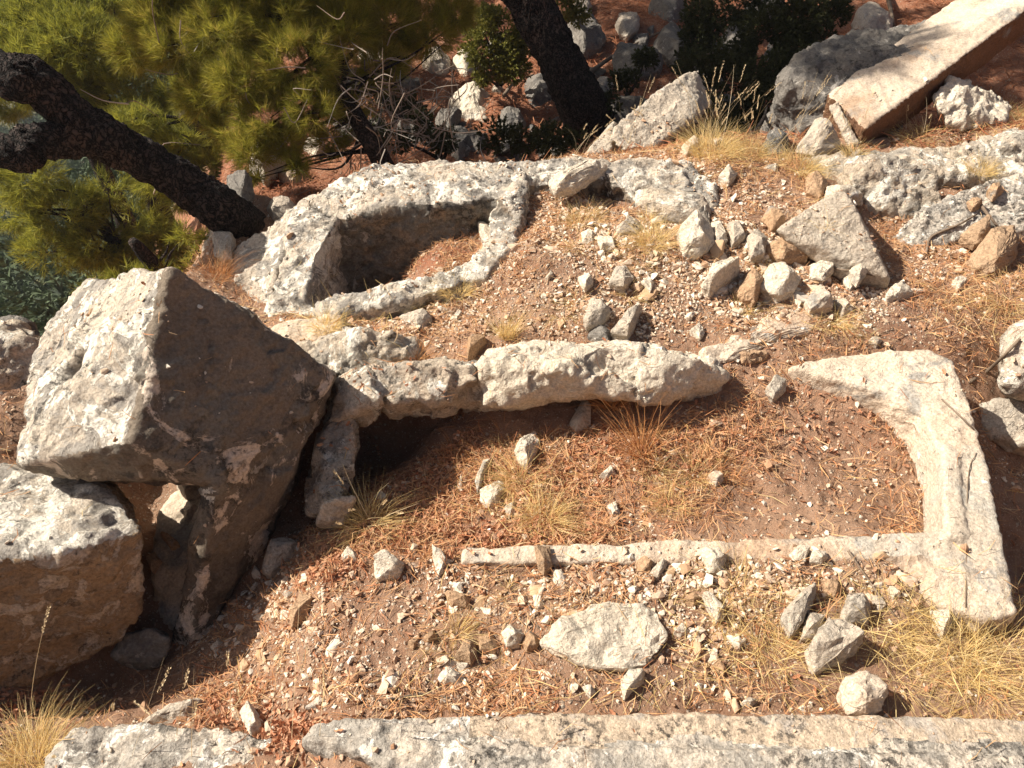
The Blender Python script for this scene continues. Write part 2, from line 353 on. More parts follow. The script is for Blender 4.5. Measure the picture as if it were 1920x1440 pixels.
def H(x, y):
    x = np.atleast_1d(x); y = np.atleast_1d(y)
    i = np.clip(np.searchsorted(gx, x)-1, 0, nx-2); j = np.clip(np.searchsorted(gy, y)-1, 0, ny-2)
    u = np.clip((x-gx[i])/(gx[i+1]-gx[i]), 0, 1); v = np.clip((y-gy[j])/(gy[j+1]-gy[j]), 0, 1)
    return (TZg[j, i]*(1-u)+TZg[j, i+1]*u)*(1-v)+(TZg[j+1, i]*(1-u)+TZg[j+1, i+1]*u)*v

# ---------------------------------------------------------------- rocks from convex pieces
BIG_V, BIG_F, bigoff = [], [], 0
def add_big(v, f):
    global bigoff
    BIG_V.append(v); BIG_F.extend([[i+bigoff for i in p] for p in f]); bigoff += len(v)
def union_mesh(hulls, vox, smooth_it):
    bm = bmesh.new()
    for h in hulls:
        b2 = bmesh.new()
        vs = [b2.verts.new(p) for p in h]
        r = bmesh.ops.convex_hull(b2, input=vs)
        dead = [e for e in r['geom_interior'] if isinstance(e, bmesh.types.BMVert)] + [v for v in b2.verts if not v.link_faces]
        bmesh.ops.delete(b2, geom=list(set(dead)), context='VERTS')
        bmesh.ops.recalc_face_normals(b2, faces=b2.faces[:])
        t = bpy.data.meshes.new('t'); b2.to_mesh(t); b2.free(); bm.from_mesh(t); bpy.data.meshes.remove(t)
    me = bpy.data.meshes.new('t'); bm.to_mesh(me); bm.free()
    o = bpy.data.objects.new('t', me); col.objects.link(o)
    md = o.modifiers.new('r', 'REMESH'); md.mode = 'VOXEL'; md.voxel_size = vox; md.adaptivity = 0
    ms = o.modifiers.new('s', 'SMOOTH'); ms.factor = .5; ms.iterations = smooth_it
    dg = bpy.context.evaluated_depsgraph_get(); ev = o.evaluated_get(dg)
    out = bpy.data.meshes.new_from_object(ev, depsgraph=dg)
    bpy.data.objects.remove(o); bpy.data.meshes.remove(me); return out
def rock(name, label, cat, hulls, mat, vox=.016, sm=3, amp=.025, freq=3., fine=.006, dents=(), group=None, facemat=None, big=True, parent=None, pit=0., z0=None, chip=0., chipn=45):
    me = union_mesh(hulls, vox, sm)
    n = len(me.vertices); v = np.empty(n*3, np.float32); me.vertices.foreach_get('co', v); v = v.reshape(-1, 3).astype(float)
    nn = np.empty(n*3, np.float32); me.vertices.foreach_get('normal', nn); nn = nn.reshape(-1, 3)
    s = (sum(map(ord, name+(label or ''))) % 97)*1.37
    if facemat:
        pnn = np.empty(len(me.polygons)*3, np.float32); me.polygons.foreach_get('normal', pnn)
        pc = np.empty(len(me.polygons)*3, np.float32); me.polygons.foreach_get('center', pc); pc = pc.reshape(-1, 3)
        q = pnn.reshape(-1, 3)+.10*np.stack([fbm(pc+s, 6, 3), fbm(pc-s, 6, 3), fbm(pc+2*s, 6, 3)], 1)
        sel = facemat[1](q, pc)
    d = amp*fbm(v+s, freq, 3) + amp*.45*ridged(v+s, freq*2.7, 3) + fine*fbm(v+s, 32, 3)
    if chip:
        r_ = np.random.default_rng(int(s*10)); sd_ = v[r_.choice(n, min(n, int(np.ptp(v, axis=0).sum()*chipn)), replace=False)]; dirs = r_.normal(size=sd_.shape); dirs /= np.linalg.norm(dirs, axis=1)[:, None]
        vw = v+.05*np.stack([fbm(v, 9, 2), fbm(v+3, 9, 2), fbm(v+6, 9, 2)], 1)
        best = np.full(n, 1e9); dd = np.zeros(n)
        for a_s, b_s in zip(sd_, dirs):
            q = ((vw-a_s)**2).sum(1); m = q < best; best[m] = q[m]; dd[m] = (v[m]-a_s)@b_s
        d += np.clip(dd*chip, -.02, .02)
    if pit: d -= pit*np.clip(fbm(v+s, 16, 3)-.15, 0, 1)
    for c, r, dep in dents:
        q = np.linalg.norm((v-np.asarray(c))/np.asarray(r), axis=1); d -= dep*sst(1-q, 0, .6)
    v = v+nn*d[:, None]
    base = np.array([v[:, 0].mean(), v[:, 1].mean(), v[:, 2].min() if z0 is None else z0])
    me.vertices.foreach_set('co', (v-base).astype(np.float32).ravel())
    me.polygons.foreach_set('use_smooth', np.ones(len(me.polygons), bool)); me.update()
    me.materials.clear(); me.materials.append(mat)
    if facemat:
        me.materials.append(facemat[0]); me.polygons.foreach_set('material_index', sel.astype(np.int32))
    me.name = name
    o = link(name, me, None, parent, None if parent else base)
    if parent: me.vertices.foreach_set('co', (v-np.array(parent.location)).astype(np.float32).ravel()); me.update()
    if not parent: tag(o, label, cat, group)
    if big:
        f = [tuple(p.vertices) for p in me.polygons]; add_big(v, f)
    return o
def blob(c, rx, ry, rz, seed=0, k=26):
    r = np.random.default_rng(seed); p = r.normal(size=(k, 3)); p /= np.linalg.norm(p, axis=1)[:, None]
    return p*np.array([rx, ry, rz])*r.uniform(.85, 1.05, (k, 1))+np.asarray(c)
def chain(ns, seed=0):
    """nodes (point, rx, rz): hull of each neighbouring pair"""
    bl = [blob(c, rx, rx, rz, seed+i) for i, (c, rx, rz) in enumerate(ns)]
    return [np.concatenate([bl[i], bl[i+1]]) for i in range(len(bl)-1)]
def prism(outline, depth, flare=1.):
    """outline: 3D top points; bottom copy dropped by depth and flared"""
    t = np.array(outline); c = t.mean(0); b = (t-c)*np.array([flare, flare, 1])+c; b[:, 2] = t[:, 2].min()-depth
    return np.concatenate([t, b])
exec_order = []

# ---------------------------------------------------------------- the large stones
def zs(lst): return [Z(*p) for p in lst]
# --- broken gabled lid
A = Y(322, 500, 2.30); Lp = Y(250, 830, 1.80); Rr = Z(636, 702, .25); a_ = Y(160, 532, 2.75); b_ = Y(38, 868, 1.85)
nD = np.cross(Rr-A, Lp-A); nD /= np.linalg.norm(nD)
if nD[1] > 0: nD = -nD
def PL(px, py, off=0.):
    d = ray(px, py); return CAM + d*(np.dot(A-CAM, nD)/np.dot(d, nD)) + nD*off
bl2 = Y(75, 620, 2.62)
top_in = [a_, A, Rr, Lp, b_, bl2, Y(60, 880, 1.90), Y(170, 892, 1.86), PL(412, 902, -.02), Y(205, 900, 2.1), PL(300, 850, -.01), PL(575, 800, -.02),
          np.array([-1.75, 2.85, .0]), np.array([-1.2, 2.75, .1]), np.array([-.8, 2.62, .0]), Z(600, 800, -.02)]
leg = [PL(412, 902, -.02), PL(400, 840, -.03), PL(570, 780, -.03), PL(595, 800, -.05), PL(560, 880, -.08), Z(480, 1060, -.42), Z(400, 1190, -.56), Z(345, 1290, -.68),
       Z(318, 1235, -.60), Y(408, 990, 1.82), np.array([-.95, 2.5, -.4]), np.array([-1.15, 2.2, -.6])]
leg2 = [Y(408, 985, 1.85), Y(330, 960, 2.05), Z(300, 1200, -.62), Z(330, 1262, -.66), Z(345, 1285, -.66), np.array([-1.2, 2.3, -.6]), Y(400, 915, 1.95), Y(370, 925, 2.1)]
nA = np.cross(A-a_, b_-a_); nA /= np.linalg.norm(nA); d_ = ray(138, 688); hole = CAM + d_*(np.dot(a_-CAM, nA)/np.dot(d_, nA))
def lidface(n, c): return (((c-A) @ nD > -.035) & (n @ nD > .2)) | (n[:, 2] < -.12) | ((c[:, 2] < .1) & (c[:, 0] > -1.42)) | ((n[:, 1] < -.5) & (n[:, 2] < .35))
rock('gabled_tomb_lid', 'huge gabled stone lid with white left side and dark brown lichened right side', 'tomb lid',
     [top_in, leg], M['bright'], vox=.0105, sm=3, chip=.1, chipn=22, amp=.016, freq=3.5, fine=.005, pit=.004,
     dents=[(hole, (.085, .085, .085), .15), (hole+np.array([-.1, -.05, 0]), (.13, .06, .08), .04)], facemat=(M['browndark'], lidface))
rock('propping_slab', 'grey slanted slab under the lid, running down into the shadow beside the ochre boulder', 'stone slab',
     [[Z(300,955,-.34),Z(325,925,-.36),Z(402,903,-.30),Z(410,940,-.30),Z(408,1080,-.36),Z(372,1190,-.5),Z(318,1262,-.62),Z(292,1200,-.58),Z(286,1050,-.36),Z(330,1250,-.9),Z(404,920,-.5),Z(300,1000,-.8)]], M['cream'], vox=.012, sm=2, amp=.012, freq=4, chip=.1)
# --- lower left boulder
rock('rough_boulder', 'large boulder with grey lichened top and ochre front at the left edge below the lid', 'boulder',
     [[Z(-160, 1000, .12), Z(-150, 880, .08), Z(20, 885, .12), Z(155, 888, .1), Z(215, 935, .1), Z(262, 995, .1), Z(268, 1100, -.12), Z(262, 1165, -.28), Z(228, 1205, -.36),
       Z(120, 1035, .17), Z(0, 1050, .2), Z(-160, 1080, .2), Z(0, 1312, -.48), Z(-150, 1370, -.45), Z(80, 1275, -.46), Z(-100, 880, -.4), Z(200, 900, -.3)]],
     M['bright'], vox=.014, sm=6, amp=.022, freq=4, fine=.009, pit=.008, facemat=(M['boulderface'], lambda n, c: (n[:, 2] < .52)))
# --- stone basin, near (sarcophagus trough)
def pr(l, dep=.45, fl=1.02): return prism(zs(l), dep, fl)
basin = [pr([(1475,688,.03),(1560,668,.06),(1670,660,.08),(1680,742,.05),(1600,728,.0),(1535,702,.0)]),
 pr([(1640,660,.08),(1740,658,.1),(1785,676,.1),(1818,765,.07),(1745,778,.06),(1718,762,.05),(1665,738,.05)]),
 pr([(1722,755,.06),(1812,745,.08),(1843,850,.06),(1770,860,.05),(1757,812,.05)]),
 pr([(1766,830,.05),(1842,835,.06),(1882,1020,.04),(1772,1012,.03)]),
 pr([(1760,995,.035),(1880,1000,.04),(1905,1150,.0),(1845,1162,.0),(1745,1128,.0),(1715,1080,.0),(1735,1030,.01)]),
 pr([(1500,1010,.008),(1760,996,.03),(1770,1046,.02),(1500,1050,.004)], .3),
 pr([(865,1026,-.004),(1250,1015,.004),(1520,1008,.008),(1520,1052,.004),(1250,1052,.0),(865,1054,-.008)], .3),
 pr([(1600,1038,-.004),(1765,1030,.012),(1765,1135,-.01),(1685,1105,-.025)], .3),
 pr([(1768,836,.064),(1794,836,.066),(1812,1008,.05),(1774,1010,.048)], .2)]
rock('sarcophagus_trough', 'pale rectangular stone trough rim with rounded corner, at the right around the soil bed', 'stone trough', basin, M['cream'],
     vox=.0105, sm=2, amp=.0075, freq=4, fine=.004, facemat=(M['patina'], lambda n, c: (c[:, 1]+.15*n[:, 0] < 2.12) & (c[:, 1]+.1*n[:, 1] > 1.62) & (c[:, 0] > 1.2)))
# --- broken back wall of the trough
wall = [[Z(632,712,.16),Z(700,692,.2),Z(700,790,-.05),Z(612,800,.02),Z(655,775,.1),Z(650,800,-.3),Z(620,720,-.3),Z(720,740,.17)],
 [Z(690,694,.2),Z(770,680,.23),Z(830,677,.22),Z(885,690,.2),Z(735,757,.13),Z(800,748,.13),Z(868,745,.12),Z(890,712,.18),Z(730,790,-.05),Z(850,778,-.05),Z(700,700,-.2),Z(880,690,-.2)],
 [Z(860,688,.17),Z(910,683,.17),Z(860,742,.1),Z(905,742,.1),Z(870,775,-.08),Z(905,770,-.08),Z(870,690,-.1)],
 [Z(900,690,.2),Z(935,662,.22),Z(1050,645,.25),Z(1130,650,.25),Z(900,755,.09),Z(1000,745,.1),Z(1130,733,.13),Z(905,772,-.06),Z(1120,748,.0),Z(920,660,-.1),Z(1130,650,-.1),Z(1050,690,.25)],
 [Z(1120,650,.24),Z(1240,652,.24),Z(1275,668,.22),Z(1120,738,.13),Z(1210,752,.09),Z(1222,757,-.04),Z(1325,745,-.05),Z(1362,705,.08),Z(1310,672,.2),Z(1350,735,-.04),Z(1330,682,.16),Z(1130,748,-.04),Z(1150,650,-.1),Z(1330,680,-.1)]]
hol2 = Z(888, 720, .15)
rock('trough_back_wall', 'broken white back wall of the trough, long jagged slab with lichened grey left end', 'stone wall', wall, M['pale'], vox=.010, sm=2, amp=.014, freq=5, fine=.005, chip=.22, chipn=30,
     dents=[(Z(884,742,.1), (.05,.06,.08), .06)], facemat=(M['lichen'], lambda n, c: c[:, 0] < -.14))
rock('leaning_slab', 'upright grey slab leaning between the lid and the trough pit', 'stone slab',
     [[Z(610,795,.04),Z(662,782,.06),Z(668,830,.0),Z(640,950,-.08),Z(600,965,-.1),Z(576,962,-.16),Z(590,850,-.05),Z(640,960,-.5),Z(585,960,-.5),Z(640,800,-.5)]],
     M['lichen'], vox=.010, sm=2, amp=.01, freq=5, chip=.2)
rock('corner_stone', 'small upright block at the front left corner of the trough beside the straw tuft', 'stone block',
     [[Z(592,985,-.08),Z(600,945,-.0),Z(628,935,.02),Z(668,930,.0),Z(640,985,-.1),Z(600,990,-.3),Z(660,960,-.3)]], M['grey'], vox=.01, sm=2, amp=.008, freq=7)
rock('lichened_rock', 'rounded lichen spotted rock right of the lid, behind the left end of the trough wall', 'rock',
     [[Z(560,650,.1),Z(600,642,.12),Z(655,636,.16),Z(680,618,.18),Z(735,622,.17),Z(780,640,.12),Z(792,668,.05),Z(760,690,.05),Z(640,700,.06),Z(575,690,.05),Z(560,660,-.2),Z(790,670,-.2),Z(640,700,-.2)]],
     M['lichen'], vox=.012, sm=2, amp=.02, freq=4, chip=.25)
rock('ledge_rock', 'flat pale ledge behind the peak edge of the lid below the second basin', 'rock',
     [[Z(500,620,.02),Z(560,600,.02),Z(640,590,.03),Z(640,625,.03),Z(560,650,.03),Z(500,640,-.3),Z(640,620,-.3)]], M['cream'], vox=.014, sm=4, amp=.015)
# --- rock cut basin, far
rb = [pr(l, .55, 1.) for l in (
 [(588,378,.08),(700,306,.17),(725,388,.12),(628,418,.06)],[(690,308,.17),(840,298,.2),(840,380,.15),(722,390,.12)],[(830,298,.2),(985,300,.2),(965,366,.17),(838,384,.14)],
 [(556,398,.07),(630,414,.08),(592,480,.05),(532,476,.03)],[(534,468,.04),(594,468,.05),(572,560,-.02),(506,556,-.03)],[(500,552,-.03),(575,552,-.02),(600,584,-.07),(500,606,-.1)],
 [(600,368,.06),(560,440,-.0),(448,470,-.17),(520,410,-.04)],[(450,462,-.17),(540,446,-.03),(506,575,-.12),(408,545,-.3)],[(408,538,-.3),(506,556,-.12),(500,606,-.12),(436,625,-.26)],
 [(985,322,.22),(935,372,.2),(922,405,.12),(975,420,.11),(992,350,.2)],[(922,395,.13),(975,405,.12),(962,468,.07),(924,462,.05)],
 [(970,299,.22),(1130,296,.23),(1130,340,.17),(978,350,.18)],[(1120,296,.23),(1278,296,.21),(1300,360,.15),(1150,350,.17)],[(1160,352,.16),(1290,300,.2),(1342,350,.14),(1338,405,.08),(1228,408,.09)])]
rb += [pr(l, .4, 1.) for l in ([(588,566,-.02),(700,540,.01),(706,572,-.0),(600,594,-.04)],[(693,541,.01),(806,516,.03),(814,548,.01),(704,573,.0)],[(798,518,.03),(886,486,.05),(902,518,.03),(810,550,.01)],[(878,490,.05),(926,445,.08),(955,468,.08),(902,520,.03)])]
rb += chain([(Z(660,395,-.06),.14,.2),(Z(760,382,-.06),.17,.22),(Z(860,376,-.05),.17,.22),(Z(930,376,-.04),.13,.2)], 5)
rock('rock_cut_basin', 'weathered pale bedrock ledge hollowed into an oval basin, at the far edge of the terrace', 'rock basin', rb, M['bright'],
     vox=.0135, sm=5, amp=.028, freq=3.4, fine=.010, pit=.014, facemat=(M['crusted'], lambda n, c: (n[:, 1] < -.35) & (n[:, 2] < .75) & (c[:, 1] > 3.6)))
# --- bedrock at upper right
br = [pr(l, .45, 1.02) for l in ([(1420,300,.11),(1560,290,.15),(1645,300,.15),(1600,345,.1),(1470,330,.09)],[(1560,288,.15),(1780,275,.17),(1800,330,.13),(1640,312,.13)],[(1770,275,.17),(1925,250,.22),(2060,245,.24),(2060,330,.14),(1800,330,.13)])]
br += [pr([(1585,303,.2),(1680,293,.24),(1755,330,.17),(1775,390,.05),(1722,420,-.02),(1660,390,.06),(1600,342,.15)], .4, 1.02)] + chain([(Z(1630,345,-.04),.2,.2),(Z(1700,375,-.1),.2,.2)], 9)
rock('bedrock_hump', 'humped grey bedrock outcrop behind the grey triangular slab', 'bedrock', br, M['lichen'], vox=.015, sm=4, amp=.028, freq=3.4, fine=.009, pit=.012, chip=.12)
rock('bedrock_slope', 'broad white sloping bedrock at the right edge behind the brown rock', 'bedrock',
     [pr(l, .4, 1.02) for l in ([(1672,440,.0),(1720,398,.09),(1850,340,.18),(1860,430,.05),(1725,465,-.02)],[(1840,342,.18),(1985,300,.24),(2110,330,.24),(2050,440,.06),(1850,432,.05)])],
     M['speckled'], vox=.014, sm=5, amp=.026, freq=3.2, fine=.007, pit=.01)
rock('bedrock_block', 'small lichened bedrock block at the right edge above the white sloping bedrock', 'bedrock', chain([(Z(1870,300,.1),.14,.16),(Z(1980,290,.12),.2,.2)], 8), M['lichen'], vox=.016, sm=4, amp=.02, freq=5)
rock('triangular_slab', 'large flat grey triangular slab standing among the white rubble at the right', 'stone slab',
     [[Z(1455,432,.24),Z(1560,362,.34),Z(1582,360,.34),Z(1598,375,.33),Z(1640,470,.2),Z(1668,520,.12),Z(1660,550,.0),Z(1590,535,.02),Z(1530,480,.12),Z(1475,450,.18),
       Z(1580,370,-.1),Z(1670,530,-.15),Z(1480,440,-.1),Z(1560,370,.0)]], M['grey'], vox=.012, sm=2, amp=.006, freq=4, fine=.0025)
# --- fallen beam
beam_pts = [Y(1553,176,5.05),Y(1622,242,4.72),Y(1602,278,4.74),Y(1556,205,5.05),Y(1990,-30,5.7),Y(1850,-45,6.5),Y(1990,60,5.72),Y(1850,10,6.5)]
_n = np.cross(beam_pts[4]-beam_pts[1], beam_pts[0]-beam_pts[1]); _n /= np.linalg.norm(_n); _n *= np.sign(_n[2])
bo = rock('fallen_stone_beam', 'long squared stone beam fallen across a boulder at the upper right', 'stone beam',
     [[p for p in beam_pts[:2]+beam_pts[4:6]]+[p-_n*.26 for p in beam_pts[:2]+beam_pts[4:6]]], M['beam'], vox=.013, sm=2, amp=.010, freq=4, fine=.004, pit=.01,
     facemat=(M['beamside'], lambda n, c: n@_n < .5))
rock('dark_speckled_boulder', 'big dark speckled boulder under the fallen stone beam', 'boulder',
     [[Y(1465,140,5.4),Y(1490,100,5.6),Y(1590,68,5.9),Y(1690,52,6.2),Y(1760,40,6.3),Y(1468,170,5.3),Y(1500,245,5.2),Y(1560,275,5.1),Y(1650,200,5.0),Y(1760,100,5.3),np.array([2.,6.2,-.9]),np.array([3.4,6.8,-.9]),np.array([2.2,5.2,-.6])]],
     M['shadegrey'], vox=.02, sm=5, amp=.04, freq=3, fine=.012, pit=.03)
rock('wooden_prop', 'thin weathered stone shard leaning against the lower end of the fallen beam', 'stone shard',
     [[Y(1553,200,4.95),Y(1570,190,4.95),Y(1600,262,4.7),Y(1615,275,4.68),Y(1590,277,4.7),Y(1575,215,5.02)]], M['grey'], vox=.01, sm=1, amp=.004)
rock('tilted_slab', 'tilted grey slab beyond the terrace edge right of the dark trunk', 'stone slab',
     [[Y(1140,262,5.0),Y(1152,240,5.05),Y(1250,155,5.5),Y(1308,128,5.8),Y(1338,192,5.6),Y(1300,222,5.2),Y(1212,288,4.9),Y(1165,284,4.9)],
      [np.array(Y(*p))-np.array([0,-.1,.12]) for p in ((1140,262,5.0),(1250,155,5.5),(1308,128,5.8),(1338,192,5.6),(1212,288,4.9))]], M['grey'], vox=.014, sm=2, amp=.015, freq=4)
rock('narrow_slab', 'narrow brown grey slab left of the tilted slab beyond the terrace edge', 'stone slab',
     [[Y(1095,292,4.9),Y(1150,225,5.3),Y(1160,232,5.3),Y(1145,285,4.95),Y(1100,300,5.4),Y(1150,290,5.4)]], M['grey'], vox=.012, sm=2, amp=.01)
# --- front ledge and neighbours
rock('front_ledge', 'long pale speckled stone ledge along the bottom edge', 'stone ledge',
     [pr([(580,1375,.01),(640,1352,.02),(860,1342,.03),(1200,1338,.04),(1600,1342,.04),(2050,1350,.04),(2100,1480,.06),(820,1480,.06),(800,1410,.05)], .4),
      pr([(566,1388,.0),(590,1362,.015),(640,1352,.02),(830,1345,.03),(820,1395,.04),(700,1398,.02),(620,1420,-.02)], .35),
      pr([(790,1440,.04),(840,1395,.06),(2100,1420,.09),(2100,1600,.09),(800,1600,.07)], .4),
      pr([(600,1500,.0),(690,1450,.02),(830,1430,.04),(820,1600,.04),(600,1600,.0)], .3)], M['speckled'], vox=.009, sm=2, amp=.007, freq=5, fine=.004, pit=.006, facemat=(M['streaked'], lambda n, c: (c[:, 1]+.35*n[:, 0]+.02*np.sin(c[:, 0]*9) > 1.0) & (c[:, 0] > -.12)))
rock('grey_ledge', 'low grey ledge at the bottom left behind the dry stalks', 'stone ledge',
     [pr([(140,1370,-.15),(260,1358,-.13),(400,1364,-.12),(505,1385,-.12),(540,1440,-.12),(545,1560,-.10),(60,1600,-.12),(90,1420,-.14)], .35)], M['speckled'], vox=.011, sm=3, amp=.012, freq=6, fine=.008, pit=.03)
# --- right edge
rock('edge_boulder', 'pale lichened boulder at the right edge level with the trough corner', 'boulder',
     [[Z(1878,650,.1),Z(1900,610,.16),Z(1990,590,.2),Z(2050,650,.2),Z(1885,720,.0),Z(1920,745,-.1),Z(2020,760,-.1),Z(1880,720,-.35),Z(2050,740,-.4),Z(1900,620,-.3)]], M['lichen'], vox=.014, sm=4, amp=.02, freq=4)
rock('shaded_rock', 'grey shaded rock at the right edge just below the pale lichened boulder', 'rock',
     [[Z(1835,760,-.18),Z(1870,745,-.14),Z(1960,745,-.12),Z(2020,850,-.2),Z(1850,820,-.26),Z(1900,850,-.34),Z(1960,880,-.4),Z(1850,780,-.5),Z(2000,780,-.5)]], M['grey'], vox=.014, sm=4, amp=.02, freq=4)
# --- left edge behind the lid
rock('back_left_rock', 'pale rock on the left edge behind the lid', 'rock', [blob(Z(20,700,-.55), .32, .3, .3, 3)], M['lichen'], vox=.016, sm=4, amp=.04, freq=4)
rock('outer_rock', 'dark grey rock above the pale rock on the left edge', 'rock', [blob(Z(30,640,-.85), .22, .2, .16, 4)], M['shadegrey'], vox=.016, sm=3, amp=.03, freq=5)
rock('shadow_rock', 'dark rounded rock in the shade right of the ochre boulder', 'rock',
     [zs([(207,1227,-.42),(233,1190,-.38),(283,1177,-.36),(317,1197,-.38),(320,1213,-.42),(300,1250,-.5),(283,1262,-.56),(240,1255,-.56),(215,1240,-.7),(310,1200,-.7)])], M['shadegrey'], vox=.011, sm=3, amp=.012, freq=6)
rock('outcrop', 'grey outcrop between the yellow shrub and the left end of the far ledge', 'rock',
     [[Z(372,520,-.4),Z(385,460,-.3),Z(410,430,-.25),Z(430,470,-.3),Z(425,540,-.42),Z(380,550,-.5),Z(400,430,-.9),Z(430,520,-.9)]], M['grey'], vox=.014, sm=3, amp=.02, freq=5)

BV = BVHTree.FromPolygons([tuple(p) for a in BIG_V for p in a], BIG_F)
def down(x, y, top=3.):
    """height and normal of whatever lies under (x, y)"""
    h = float(H(x, y)[0]); r = BV.ray_cast(Vector((x, y, top)), Vector((0, 0, -1)))
    if r[0] is not None and r[0].z > h: return r[0].z, r[1], True
    return h, Vector((0, 0, 1)), False
def hit(px, py, rocks=True):
    """first surface met along a viewing ray"""
    d = ray(px, py); d = d/np.linalg.norm(d)
    t = np.arange(.8, 40, .01); p = CAM+t[:, None]*d; b = p[:, 2] < H(p[:, 0], p[:, 1])
    tt = t[np.argmax(b)] if b.any() else 40
    if rocks:
        r = BV.ray_cast(Vector(CAM), Vector(d))
        if r[0] is not None and r[3] < tt: return np.array(r[0])
    return CAM+d*tt

# ---------------------------------------------------------------- loose stones, traced one by one
def ostone(label, mat, pts, h=.6, seed=None, name='stone', cat='stone', group=None, sub=2, rocks=True):
    pts = np.array(pts, float); c = pts.mean(0); g = hit(*c, rocks); z0 = g[2]
    r_ = np.random.default_rng(int(c[0]*7+c[1]))
    wid = np.ptp(pts[:, 0])/F*np.linalg.norm(g-CAM); hh = h*min(wid, np.ptp(pts[:, 1])/F*np.linalg.norm(g-CAM)*1.4)
    mid = [Z(x, y, z0+hh*.35) for x, y in pts]
    cm = np.mean(mid, 0)
    P = list(mid)
    for p in mid: P.append(cm+(p-cm)*np.array([.9, .9, 0])+np.array([0, 0, -hh*.35-.02]))
    for p in mid: q = cm+(p-cm)*r_.uniform(.3, .85); q[2] = z0+hh*r_.uniform(.6, 1.15); P.append(q)
    bm = bmesh.new(); vs = [bm.verts.new(p) for p in P]
    r = bmesh.ops.convex_hull(bm, input=vs)
    dead = [e for e in r['geom_interior'] if isinstance(e, bmesh.types.BMVert)]
    bmesh.ops.delete(bm, geom=dead, context='VERTS')
    bmesh.ops.bevel(bm, geom=bm.edges[:], offset=wid*.015, segments=1, affect='EDGES', clamp_overlap=True)
    bmesh.ops.triangulate(bm, faces=bm.faces[:])
    bmesh.ops.subdivide_edges(bm, edges=bm.edges[:], cuts=2 if wid < .1 else 4, use_grid_fill=True)
    v = np.array([x.co for x in bm.verts]); bm.normal_update(); nn = np.array([x.normal for x in bm.verts])
    f1 = .6/wid
    d = wid*.05*fbm(v+c[0], f1*3, 3) + wid*.03*ridged(v+c[1], f1*7, 3)
    v = v+nn*d[:, None]; base = np.array([cm[0], cm[1], z0])
    for x, p in zip(bm.verts, v-base): x.co = p
    me = bpy.data.meshes.new(name); bm.to_mesh(me); bm.free()
    me.polygons.foreach_set('use_smooth', np.ones(len(me.polygons), bool)); me.set_sharp_from_angle(angle=R(22)); me.update()
    o = link(name, me, M[mat], None, base); tag(o, label, cat, group); return o
